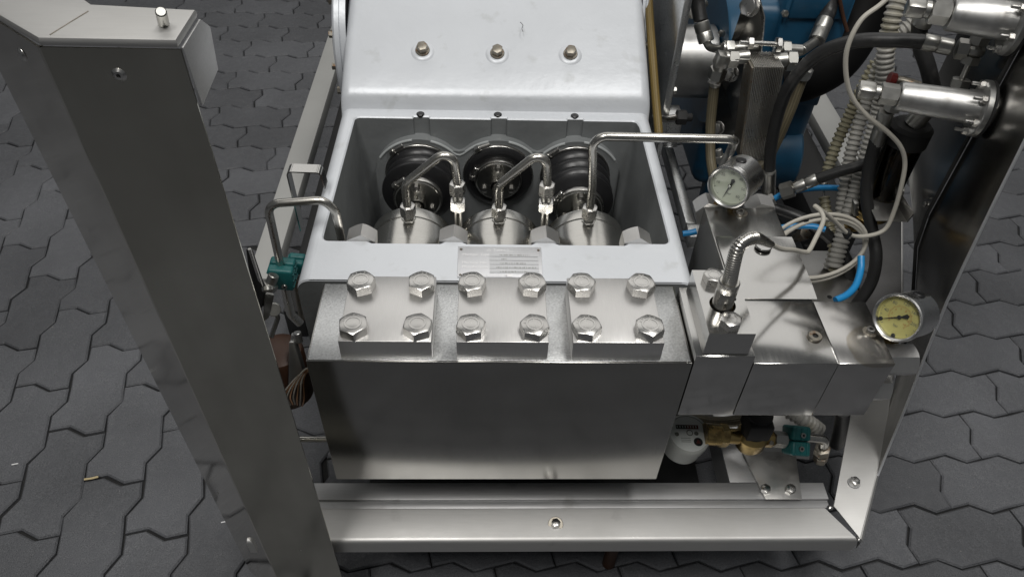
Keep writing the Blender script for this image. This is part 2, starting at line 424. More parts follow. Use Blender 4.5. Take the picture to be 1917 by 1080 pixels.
def paver_mesh(nx, ny, w, h):
    vs, fs = paver_faces(paver_rings(nx, ny, w, h))
    me = bpy.data.meshes.new('paver'); me.from_pydata(vs, [], [f[::-1] for f in fs]); me.update(); 
    bm = bmesh.new(); bm.from_mesh(me); bmesh.ops.recalc_face_normals(bm, faces=bm.faces)
    if max(bm.faces, key=lambda f: len(f.verts)).normal.z < 0: bmesh.ops.reverse_faces(bm, faces=bm.faces)
    bm.to_mesh(me); bm.free(); me.materials.append(MT['paver']); return me
w_, h_ = .1180, .1180
ME = {k: [paver_mesh(*a) for _ in range(6)] for k, a in {'col': (1, 2, .1215, h_), 'row': (2, 1, w_, h_), 'half': (1, 1, .1215, h_)}.items()}
cells = []
for i in range(-14, 8):                                     # columns running away from the viewer, left foreground
    for j in range(-14, 8):
        x = -.96 + .1215 * i + .06075; y = .319 - .118 * i + .236 * j - .118
        lim = .915 if x > -1.08 else 1.151 if x > -1.203 else 1.387 if x > -1.3245 else 1.859
        if x < -.40:
            if y + .118 < lim: cells.append(('col', x, y))
            elif y < lim: cells.append(('half', x, y - .059))
for k in range(-20, 24):                                    # rows running across, left back
    for j in range(-16, 8):
        y = 1.972 + .1175 * k - .0585; x = -.812 + .118 * (k % 2) + .236 * j - .118 + .236
        if x < -.02 and y < 4.1 and y - .06 > .90:
            if x - .118 < -.40 and y - .06 < .90: continue
            yb = y - .06; xb = -1.08 if yb < 1.14 else -1.203 if yb < 1.375 else -1.3245 if yb < 1.845 else -9
            if x - .118 < xb - .02: continue
            if x > -2.4: cells.append(('row', x, y))
for k in range(-14, 36):                                    # rows running across, right half
    for j in range(-6, 12):
        y = .016 + .118 * k + .059; x = .825 + .118 * (k % 2) + .236 * j - .118
        if (.1 < x < 2.4) or (y < .90 and -.24 < x <= .1): cells.append(('row', x, y))
        elif y < .90 and -.40 < x <= -.24: cells.append(('half', x + .059, y))
gb = B(); gb.faces([(-30, -30, -.016), (30, -30, -.016), (30, 30, -.016), (-30, 30, -.016)], [(0, 1, 2, 3)])
structure('ground', gb, 'paver')
pb = B(); pb.faces([(-2.6, -1.8, -.0090), (2.6, -1.8, -.0090), (2.6, 4.3, -.0090), (-2.6, 4.3, -.0090)], [(0, 1, 2, 3)])
paving = structure('paving', pb, 'joint')
Mi = M.inverted()
def in_view(x, y, m=.06):
    v = Mi @ Vector((x, y, 0)); u, w = v.x / -v.z * 26.2 / 36, v.y / -v.z * 26.2 / 36
    return abs(u) < .5 + m and abs(w) < .2815 + m and v.z < 0
def rank(c):
    k, x, y = c
    hid = (-.24 < x < .5 and .05 < y < 1.3)
    return (not in_view(x, y), hid, (Vector((x, y, 0)) - M.translation).length)
cells.sort(key=rank)
for k, x, y in cells[:300]:
    o = bpy.data.objects.new('paver', random.choice(ME[k])); COL.objects.link(o); o.parent = paving
    o.location = (x + random.uniform(-.0008, .0008), y + random.uniform(-.0008, .0008), random.uniform(-.0016, .0006))
    o.rotation_euler = (random.uniform(-.006, .006), random.uniform(-.006, .006), random.uniform(-.006, .006))
rb = B(); RG = {'col': paver_faces(paver_rings(1, 2, .1215, h_)), 'row': paver_faces(paver_rings(2, 1, w_, h_)), 'half': paver_faces(paver_rings(1, 1, .1215, h_))}
for k, x, y in cells[300:]:
    vs, fs = RG[k]; rb.faces(vs, fs, Matrix.Translation((x, y, random.uniform(-.0016, .0004))))
part('outlying_pavers', rb, 'paver', paving, None, 'stuff')
# chips and a splinter lying on the paving
single('wood_splinter', B().tube([(-0.8350,0.1999,0.0030), (-0.8204,0.2017,0.0040), (-0.8095,0.2060,0.0030)], .0022, 6), 'wood', 'pale wood splinter lying in a paving joint, lower left', 'splinter', (-0.8249,0.2041,0.0000))
for px in ((-0.9905,0.2353,0.0000), (-0.5306,0.1059,0.0000)):
    b = B(); b.tube([(px[0] - .006, px[1], .001), (px[0] + .006, px[1] + .003, .001)], .0012, 5)
    single('paper_scrap', b, 'inkwhite', ('tiny pale scrap on the paving at the left picture edge' if px[0] < -.9 else 'tiny pale scrap on the paving just left of the post foot'), 'scrap', px, 'pale scraps on the paving')

# ------------------------------------------------------------------ base frame
fr = thing('pump_skid', 'stainless skid frame under the pump with mitred front beam', 'skid', (0, 0, .2))
def swept_x(prof, x0, x1, x0f=None, x1f=None):
    """profile in (y,z) swept along x; ends may be mitred by functions of y"""
    b = B(); n = len(prof); vs = []
    for y, z in prof: vs.append((x0f(y) if x0f else x0, y, z))
    for y, z in prof: vs.append((x1f(y) if x1f else x1, y, z))
    fs = [(i, i + 1, n + i + 1, n + i) for i in range(n - 1)]
    b.faces(vs, fs, None, True); return b
arc = [(-.043 - .008 * math.sin(t), .227 + .008 * math.cos(t)) for t in [k * PI / 2 / 6 for k in range(7)]]
outer = [(.008, .222), (.0085, .234), (.007, .2352)] + arc + [(-.051, .200), (-.049, .198), (-.048, .200)]
inner = [(-.048, .226)] + [(-.043, .2322), (.0055, .2322), (.006, .222)]
mit = lambda y: .5935 - (y + .05) * .66
front = swept_x(outer + inner, -.40, .595, None, mit)
part('front_beam', front, 'frame', fr)
b = B(); b.hexa((0.0968,-0.0223,0.2370), (0, 0, 1), .0130, .008, .2); part('bolt', b, 'bolt', fr)
b = B(); b.cyl((0.0970,-0.0215,0.2355), (0.0968,-0.0224,0.2372), .0125); part('washer', b, 'oldsteel', fr)
b = B(); b.box((-.42, .0245, .17), (.569, .056, .2345), .0012); b.box((-.42, .0098, .17), (.567, .0240, .2312), .0012); part('inner_beam', b, 'ledge', fr)
b = B(); b.lathe([(0, .003), (.003, .002), (.005, 0)], Matrix.Translation((.5660, .0085, .2350)), 12); part('weld_bead', b, 'bolt', fr)
b = B(); b.lathe([(0, .003), (.002, .002), (.0035, 0)], Matrix.Translation((.5955, -.0485, .2325)), 12); part('weld_bead', b, 'bolt', fr)
b = B(); b.tube([(-.40, .10, .30), (-.262, .10, .30)], .005, 12); part('tie_rod', b, 'pipe', fr)
b = B(); b.box((.405, .057, .17), (.455, .60, .2335), .002); part('cross_member', b, 'ledge', fr)
b = B(); b.prism([(.458, .022), (.520, .022), (.536, .115), (.440, .115)], .0035, Matrix.Translation((0, 0, .2355)), .0006); part('mounting_plate', b, 'sheet', fr)
for p in ((0.4605,0.0387,0.2390), (0.5042,0.0387,0.2390)):
    b = B(); b.hexa(p, (0, 0, 1), .0150, .008, .3); part('bolt', b, 'bolt', fr)
# flaring rail at the right end, mitred to the beam
b = B()
ri = [(.5715, .011), (.663, .192), (.802, .500), (.935, .800)]; ro = [(.5965, -.049), (.705, .134), (.892, .526), (1.0, .800)]
b.prism(ri[:2] + [(.7300, .340), (.8010, .340)] + ro[:2][::-1], .003, Matrix.Translation((0, 0, .2345)), .0008)
b.tube([(x, y, .232) for x, y in ro], .0055, 10)
n4 = len(ro); b.faces([(x + .0055, y, .232) for x, y in ro] + [(x + .0055, y, .200) for x, y in ro], [(i, i + 1, n4 + i + 1, n4 + i) for i in range(n4 - 1)])
part('flaring_rail', b, 'frame', fr)
b = B(); b.prism([(.7305, .341), (.802, .500), (.935, .800), (1.0, .800), (.892, .526), (.8015, .341)], .003, Matrix.Translation((0, 0, .2343)), .0008); part('rear_flaring_rail', b, 'dull', fr)  # far stretch of the same rail, its shade painted by a darker steel
b = B(); b.box((.80, .78, .10), (.905, 1.30, .20), .004); part('shade_filler_box', b, 'matt', fr)  # added black box standing in for the shadow under the machine
pp = Vector((0.6203,0.0525,0.2380))
b = B(); b.cyl(pp, pp + Vector((0, 0, .002)), .0105); part('washer', b, 'ledge', fr)
b = B(); b.hexa(pp + Vector((0, 0, .002)), (0, 0, 1), .0150, .008, .1); part('bolt', b, 'bolt', fr)
b = B(); b.box((-.24, .06, .095), (.395, 1.25, .10), .001); part('light_blocking_plate', b, 'matt', fr)  # added plate, keeps light from behind off the floor under the beam
# far side rails
b = B(); b.box((-.515, .50, .245), (-.462, 1.9, .285), .002); b.box((-.515, .50, .18), (-.509, 1.9, .2445), 0); part('side_rail', b, 'rail', fr)
b = B(); b.box((.915, .80, .20), (.990, 2.0, .236), .002); part('side_rail', b, 'rail', fr)
b = B(); b.box((.62, .95, .315), (.735, 1.00, .365), .003); part('rear_cross_rail', b, 'rail', fr)
b = B(); b.box((.375, .52, .40), (.395, .98, .43), .002); b.box((.375, .478, .40), (.47, .518, .43), .002); part('support_rail', b, 'galv', fr)
b = B(); b.box((-.44, .45, .16), (-.40, 1.5, .24), .002); part('inner_rail', b, 'matt', fr)
# levelling legs under the beam
for p, m in (((0.2173,0.0200,0.0096), 'rust'),):
    b = B(); b.lathe([(0, .0), (.012, .0), (.012, .19), (0, .19)], Matrix.Translation((p[0], p[1], 0)), 20); part('levelling_leg', b, m, fr)
b = B(); q = (0.2172,0.0000,0.0416)
for dz in (0, .012): b.tube([(q[0] - .012, .004, .10 + dz), (q[0] + .004, .0, .105 + dz), (q[0] + .02, .006, .118 + dz)], .0008, 6)
part('tie_wire', b, 'zinc', fr)

# ------------------------------------------------------------------ corner post
cp = thing('corner_post', 'tall dark stainless sheet corner post in the left foreground', 'post', (-.33, -.05, 0))
fl, frt, lf = (-.363, -.07), (-.256, -.07), (-.451, .001)
b = B()
b.quad([(frt[0], frt[1], .02), (frt[0], frt[1], 1.091), (fl[0], fl[1], 1.091), (fl[0], fl[1], .02)][::-1], .002, 0)
part('front_sheet', b, 'post', cp)
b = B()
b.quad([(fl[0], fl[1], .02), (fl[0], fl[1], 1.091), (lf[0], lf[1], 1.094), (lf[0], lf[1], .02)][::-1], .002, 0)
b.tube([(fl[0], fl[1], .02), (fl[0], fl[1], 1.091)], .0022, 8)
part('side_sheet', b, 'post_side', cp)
b = B()
top = [(-.2545, -.078), (-.357, -.078), (-.470, .012), (-.425, .068), (-.340, -.025), (-.2545, -.025)]
b.prism(top, .008, Matrix.Translation((0, 0, 1.0945)), .003)
part('cover', b, 'frame', cp)
b = B(); b.quad([(-.2545, -.074, 1.094), (-.2545, -.026, 1.094), (-.2545, -.010, 1.080), (-.2545, -.018, 1.045), (-.2545, -.0705, 1.041)], .002, .0004)
part('cover_skirt', b, 'ledge', cp)
b = B(); b.tube([(-.349, -.0745, 1.1024), (-.343, -.055, 1.1023), (-.336, -.034, 1.1024)], .0007, 6); part('weld_seam', b, 'oldsteel', cp)
b = B(); b.cyl((-0.2710,-0.0534,1.1020), (-0.2652,-0.0646,1.1180), .0042, None, 16); part('stud', b, 'zinc', cp)
b = B(); q = Vector((-0.3099,-0.0700,1.0689)); b.lathe([(0, .0028), (.0014, .0028), (.0018, .0042), (.0036, .0040), (.0058, .0022), (.0064, .0002), (.0064, 0)], place(q, (0, -1, 0)), 24); part('button_screw', b, 'bolt', cp)
b = B(); b.cyl(q + Vector((0, -.0029, 0)), q + Vector((0, -.0031, 0)), .0015, None, 6); part('screw_socket', b, 'matt', cp)
ln = Vector((-.07, -.088, 0)).normalized()
b = B(); q = Vector((-.394, -.045, 1.071)); b.lathe([(0, .0040), (.0036, .0038), (.0058, .0022), (.0064, .0002), (.0064, 0)], place(q, ln), 24); part('button_screw', b, 'bolt', cp)
for q, a in (((-.426, -.020, .338), ln), ((-.382, -.055, .278), ln), ((-.307, -.07, .251), (0, -1, 0))):
    b = B(); b.lathe([(0, .0022), (.002, .0018), (.0033, .0003), (.0033, 0)], place(q, a), 16); part('rivet', b, 'bolt', cp)

# ------------------------------------------------------------------ side panel on the right
sp = thing('machine_cladding', 'dark reflective stainless cladding sheet with a pale cut edge, far right', 'cladding', (.62, .1, 0))
PA, PD = Vector((.597, -.05, 0)), Vector((.2873, .9578, 0)); PN = Vector((-.9578, .2873, 0))
def pan(y, z, off=0):
    """point of the warped sheet: its foot follows the flaring rail, its top stands steeper"""
    t_ = min(max((z - .25) / .35, 0), 1); t_ = t_ * t_ * (3 - 2 * t_)
    return (.603 + (y + .05) * (.55 - .25 * t_) + PN.x * off, y + PN.y * off, z)
edge = [(.235, .07), (.268, .100), (.349, .124), (.43, .125), (.526, .127), (.60, .143), (.664, .159), (.759, .18), (.847, .197), (.909, .211), (1.09, .245)]
def sheet(y0f, y1, K, off):
    b = B(); n = len(edge); vs = []
    for k in range(K + 1): vs += [pan(y0f(i) + (y1 - y0f(i)) * k / K, edge[i][0], off + .003 * math.sin(PI * k / K) * math.sin(edge[i][0] * 9)) for i in range(n)]
    fs = [(k * n + i, k * n + i + 1, (k + 1) * n + i + 1, (k + 1) * n + i) for k in range(K) for i in range(n - 1)]
    b.faces(vs, fs, None, True); b.faces([tuple(Vector(v) - PN * .003) for v in vs], [f[::-1] for f in fs], None, True); return b
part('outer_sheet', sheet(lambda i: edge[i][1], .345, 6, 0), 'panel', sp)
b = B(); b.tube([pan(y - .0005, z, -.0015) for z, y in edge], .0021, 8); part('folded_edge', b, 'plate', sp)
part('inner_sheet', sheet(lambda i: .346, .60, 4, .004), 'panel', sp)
b = B(); b.tube([pan(.3455, z, .004) for z, y in edge], .0032, 8); part('gasket', b, 'matt', sp)
b = B(); b.quad([(0.6420,0.4351,0.5850), (0.6906,0.4360,0.5850), (0.6896,0.3419,0.5850), (0.6353,0.3438,0.5850)], .002, .0005); part('shelf', b, 'sheet', sp)
b = B(); b.quad([(0.6887,0.3407,0.5860), (0.6897,0.4347,0.5860), (0.6776,0.4231,0.6200), (0.6776,0.3216,0.6200)], .002, .0003); part('shelf_lip', b, 'panel', sp)
for q in (pan(.41, .86, .005), pan(.37, .60, .005)):
    b = B(); b.lathe([(0, .003), (.003, .0028), (.005, .0006), (.005, 0)], place(q, PN), 14); part('rivet', b, 'zinc', sp)
# ------------------------------------------------------------------ crankcase
XL, XR, RR_ = -.292, .284, .020
AX = (-.148, .0005, .149); AZ = .512
cc = thing('crankcase', 'white enamelled pump crankcase with open plunger well and sloping lid', 'crankcase', (0, .5, .2))
def arc_pts(cx, cy, r, a0, a1, n=5): return [(cx + r * math.cos(math.radians(a0 + (a1 - a0) * k / n)), cy + r * math.sin(math.radians(a0 + (a1 - a0) * k / n))) for k in range(n + 1)]
def well_outline():
    l, r, f, k = -.2695, .2620, .2345, .5790; c = .012; pts = []
    pts += arc_pts(l + c, f + c, c, 180, 270)
    for x0, x1 in ((-.195, -.088), (-.052, .050), (.088, .192)):         # shallow scallops in the lip behind the nuts
        pts += [(x0 - .006, f), (x0 + .002, f - .0045), (x1 - .002, f - .0045), (x1 + .006, f)]
    pts += arc_pts(r - c, f + c, c, 270, 360)
    rk = .2585
    pts += [(rk + .002, k - .02)] + arc_pts(rk - .012, k - .012, .012, 0, 90)
    for x in (.142, .001, -.142): pts += [(x + .017, k), (x + .015, k + .005), (x - .015, k + .005), (x - .017, k)]
    lk = -.2645
    pts += arc_pts(lk + .012, k - .012, .012, 90, 180)
    return pts
wo = well_outline()
ZT = .625
# rim: flat face with the well cut through it
b = B(); bm = b.bm
oy = [.152, .30, .45, .598]
ou = [(XL + RR_, y) for y in oy][::-1] + [(XR - RR_, y) for y in oy]
def loop(pts, z):
    V = [bm.verts.new((x, y, z)) for x, y in pts]; E = [bm.edges.new((V[i], V[(i + 1) % len(V)])) for i in range(len(V))]; return V, E
Vo, Eo = loop(ou, ZT); Vi, Ei = loop(wo, ZT)
bmesh.ops.triangle_fill(bm, edges=Eo + Ei, use_beauty=True)
# rounded lip into the well
prev = Vi
wi = inset(wo, .0022)
Vd = [bm.verts.new((x, y, ZT - .0022)) for x, y in wi]
for i in range(len(Vi)):
    f = bm.faces.new((Vi[i], Vi[(i + 1) % len(Vi)], Vd[(i + 1) % len(Vi)], Vd[i])); f.smooth = True
part('rim', b, 'white', cc)
# outer skin: section swept along y
prof_y = [(.152, ZT - .004), (.1535, ZT - .001), (.157, ZT), (.30, ZT), (.45, ZT), (.598, ZT), (.6015, ZT + .0015), (.606, .636), (.610, .647), (.615, .6535), (.624, .6605), (.66, .679), (.72, .707), (.80, .7455), (.83, .7585), (.90, .783), (1.02, .81), (1.12, .815), (1.16, .79), (1.17, .6)]
def section(y, z):
    pts = []
    for k in range(9):
        a = PI / 2 * k / 8; pts.append((XL + RR_ - RR_ * math.sin(PI / 2 - a), y, z - RR_ + RR_ * math.sin(a) if k else z - RR_))
    pts = [(XL + RR_ - RR_ * math.cos(PI / 2 * k / 8), y, z - RR_ + RR_ * math.sin(PI / 2 * k / 8)) for k in range(9)]
    pr = [(XR - RR_ + RR_ * math.sin(PI / 2 * k / 8), y, z - RR_ + RR_ * math.cos(PI / 2 * k / 8)) for k in range(9)]
    return [(XL - .0, y, .25), (XL, y, .45)] + pts, pr + [(XR, y, .45), (XR, y, .25)]
b = B(); Ls, Rs = [], []
for y, z in prof_y:
    l, r = section(y, z); Ls.append([b.bm.verts.new(p) for p in l]); Rs.append([b.bm.verts.new(p) for p in r])
for S_ in (Ls, Rs):
    for i in range(len(S_) - 1):
        for k in range(len(S_[i]) - 1):
            f = b.bm.faces.new((S_[i][k], S_[i][k + 1], S_[i + 1][k + 1], S_[i + 1][k])); f.smooth = True
NX = 14
i0 = [i for i, p in enumerate(prof_y) if p[0] >= .598][0]
rows = []
for i in range(i0, len(prof_y)):
    a, c = Ls[i][-1], Rs[i][0]
    rows.append([a] + [b.bm.verts.new(a.co.lerp(c.co, k / NX)) for k in range(1, NX)] + [c])
for i in range(len(rows) - 1):
    for k in range(NX): f = b.bm.faces.new((rows[i][k], rows[i][k + 1], rows[i + 1][k + 1], rows[i + 1][k])); f.smooth = True
fl_ = [Ls[0][-1]] + [Rs[0][0]]
for i in range(2):                                            # small round-over at the front lip
    f = b.bm.faces.new((Ls[i][-1], Rs[i][0], Rs[i + 1][0], Ls[i + 1][-1])); f.smooth = True
part('outer_skin', b, 'white', cc)
b = B()
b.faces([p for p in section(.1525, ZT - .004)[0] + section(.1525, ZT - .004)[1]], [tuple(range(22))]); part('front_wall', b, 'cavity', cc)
# the well
b = B(); bm = b.bm
A0 = [bm.verts.new((x, y, ZT - .0022)) for x, y in wi]; A1 = [bm.verts.new((x * .99, y + (-.004 if y > .5 else .0), .47)) for x, y in wi]; A2 = [bm.verts.new((x * .97, y, .31)) for x, y in wi]
for P0, P1 in ((A0, A1), (A1, A2)):
    for i in range(len(P0)): bm.faces.new((P0[i], P0[(i + 1) % len(P0)], P1[(i + 1) % len(P0)], P1[i]))
bm.faces.new(A2)
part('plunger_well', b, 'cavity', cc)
# boss on the rear wall: three merged rings
b = B(); pts = []
def ztop(x): 
    R = .0865
    v = [math.sqrt(max(R * R - (x - a) ** 2, 0)) for a in AX]; s = sum(math.exp(70 * t) for t in v); return AZ + math.log(s) / 70 - .009
xs = [-.235 + .47 * k / 70 for k in range(71)]
pts = [(-.235, .34)] + [(x, max(ztop(x), .36)) for x in xs] + [(.235, .34)]
mt = Matrix(((1, 0, 0, 0), (0, 0, -1, .5835), (0, 1, 0, 0), (0, 0, 0, 1)))
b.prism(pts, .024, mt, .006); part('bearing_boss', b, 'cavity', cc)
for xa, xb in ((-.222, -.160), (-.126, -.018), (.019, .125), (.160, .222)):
    b = B(); b.tube([(xa + (xb - xa) * k / 16, .5608, ztop(xa + (xb - xa) * k / 16) - .0018) for k in range(17)], .0027, 8); part('boss_edge_highlight', b, 'edge', cc)  # pale bead painted as the highlight on the rounded boss edge
# lid bolts, plugs
sl = Vector((0, -.426, .905)).normalized()
for p, q in (((-0.1431,0.6935,0.7000), .2), ((-0.0031,0.6905,0.7000), .5), ((0.1347,0.6916,0.7000), .9)):
    y = p[1]; z = .679 + (y - .66) * (.707 - .679) / .06; base = Vector((p[0], y, z))
    b = B(); b.lathe([(.024, -.0012), (.0205, .0014), (.0175, .0026), (.016, .0030), (0, .003)], place(base, sl), 28); bs = part('bolt_boss', b, 'white', cc)
    b = B(); b.lathe([(0, .003), (.0130, .003), (.0134, .0036), (.0134, .0052), (.0128, .0057), (0, .0057)], place(base, sl), 28); part('washer', b, 'oldsteel', cc)
    b = B(); b.hexa(base + sl * .0055, sl, .0185, .0125, q, False, .93); part('lid_bolt', b, 'oldsteel', cc)
for p in ((-0.1440,0.5878,0.6280), (-0.0014,0.5901,0.6280), (0.1413,0.5896,0.6280)):
    b = B(); b.lathe([(0, .0016), (.0062, .0014), (.0074, .0004), (.0074, -.003)], Matrix.Translation((p[0], p[1], .6265)), 22); part('rubber_plug', b, 'rubber', cc)
# nuts of the through bolts, just behind the lip
for px in ((-0.2105,0.2524,0.6220), (-0.0715,0.2533,0.6220), (0.0688,0.2530,0.6220), (0.2108,0.2514,0.6220)):
    b = B(); b.hexa((px[0], .236, .6110), (0, 1, 0), .0430, .030, PI / 6 + .08, False, .94); part('through_bolt_nut', b, 'cap', cc)
# loose hair on the lid
b = B(); b.tube(spline([(0.0402,0.7438,0.7320), (0.0452,0.7370,0.7290), (0.0431,0.7279,0.7270), (0.0450,0.7211,0.7240)], 4), .0006, 5); hz = [(x.x, x.y, x.z) for x in []]
single('loose_fibre', b, 'ink', 'short dark fibre lying on the white crankcase lid', 'fibre', (0.0443,0.7344,0.7260))
# bearing covers on both flanks
def bearing_cover(sx, x0, c, R, bolts, T=.014):
    b = B(); mtx = place((x0, c[0], c[1]), (sx, 0, 0))
    b.lathe([(0, T + .006), (R * .80, T + .006), (R * .84, T + .004), (R * .86, T), (R - .004, T), (R, T - .004), (R, T * .5), (R - .003, T * .48), (R - .003, T * .42), (R, T * .4), (R, 0)], mtx, 56); o = part('bearing_cover', b, 'white', cc)
    for a in bolts:
        b = B(); q = Vector((x0 + sx * T, c[0] + (R - .012) * math.cos(a), c[1] + (R - .012) * math.sin(a)))
        b.hexa(q, (sx, 0, 0), .013, .008, a); part('cover_bolt', b, 'oldsteel', o)
bearing_cover(-1, XL + .001, (.87, .640), .150, [PI + .45 * k for k in range(-3, 4)], .026)
bearing_cover(1, XR - .001, (.94, .660), .150, [PI + .45 * k for k in range(-3, 4)])
# nameplate
npl = B(); npl.quad([(-0.0622,0.2231,0.6272), (0.0621,0.2225,0.6272), (0.0615,0.1579,0.6272), (-0.0616,0.1576,0.6272)][::-1], .0012, .0003)
npo = part('nameplate', npl, 'plate', cc, 'aluminium nameplate with white lettering and blank data fields')
n0, n1, n2 = Vector((-0.0622,0.2229,0.6274)), Vector((0.0621,0.2223,0.6274)), Vector((-0.0616,0.1573,0.6274))
ex = (n1 - n0); ey = (n0 - n2); Wd, Hd = ex.length, ey.length; ex.normalize(); ey.normalize()
def nm(u, v): 
    m = Matrix.Identity(4); 
    for i in range(3): m[i][0], m[i][1], m[i][2] = ex[i], ey[i], (0, 0, 1)[i]
    m.translation = n2 + ex * Wd * u + ey * Hd * v + Vector((0, 0, .0002)); return m
b = B()
b.text('Tetra L', .0085, nm(.52, .875)); b.text('\u25b3', .008, nm(.37, .875))
for k, t in enumerate(('Machine Type', '', 'Machine No', 'Manufacturer', '')): b.text(t, .0072, nm(.05, .72 - .135 * k), .0002, 'LEFT')
b.text('Year of manufacture', .0072, nm(.10, .055), .0002, 'LEFT')
b.box((-.005, -.003, 0), (.005, .003, .0002), 0, nm(.60, .055))
part('lettering', b, 'inkwhite', npo)
b = B()
for k in range(5): b.box((-Wd * .29, -.0030, 0), (Wd * .29, .0030, .0002), 0, nm(.665, .715 - .135 * k))
part('data_fields', b, 'platefield', npo)
b = B()
for k, (u0, u1) in enumerate(((.50, .86), (.52, .58), (.50, .80), (.46, .92), (.50, .82))):   # worn stamping, no longer legible
    u = u0
    while u < u1:
        h = random.choice((.0011, .0014, .0017)); b.box((-.00035, -h, .0002), (.00035, h * random.uniform(.4, 1), .0004), 0, nm(u, .715 - .135 * k))
        u += random.choice((.010, .014, .022))
part('stamped_letters', b, 'inkgrey', npo)
for u, v in ((.035, .90), (.965, .90), (.035, .06), (.965, .06)):
    b = B(); b.lathe([(0, .0012), (.0014, .001), (.0021, 0)], nm(u, v), 12); part('rivet', b, 'oldsteel', npo)

# ------------------------------------------------------------------ valve block with its cap plates
vb = thing('valve_block', 'large machined steel valve block with three bolted cap plates', 'valve block', (0, .07, .34))
b = B(); b.box((-.25, 0, .340), (.25, .143, .627), .0014); part('body', b, 'block', vb)
b = B(); b.box((-.2475, .0025, .6262), (.2475, .1405, .6276), .0004); part('top_face', b, 'galv', vb)
for cx in (-.1467, .0017, .1495):
    b = B(); b.box((cx - .0585, .0045, .6278), (cx + .0585, .1220, .6615), .0010); cpl = part('cap_plate', b, 'cap', vb)
    for dx, y in ((-.0405, .0232), (.0405, .0232), (-.0405, .1010), (.0405, .1010)):
        b = B(); h0 = .6616; s0 = random.uniform(0, PI / 3)
        b.hexa((cx + dx, y, h0), (0, 0, 1), .0335, .0142, s0, False, .955); bo = part('cap_bolt', b, 'bolt', cpl)
        b = B(); b.lathe([(.0085, .0000), (.0088, .0004), (.0105, .0006), (.0112, .0004), (.0114, 0)], Matrix.Translation((cx + dx, y, h0 + .0142)), 30)
        for k in range(5):
            a = s0 + .5 + k * .42
            b.text('A2-70'[k], .0042, Matrix.Translation((cx + dx, y, h0 + .0144)) @ Matrix.Rotation(a - PI / 2, 4, 'Z') @ Matrix.Translation((0, .0128, 0)))
        part('head_marking', b, 'bolt', bo)

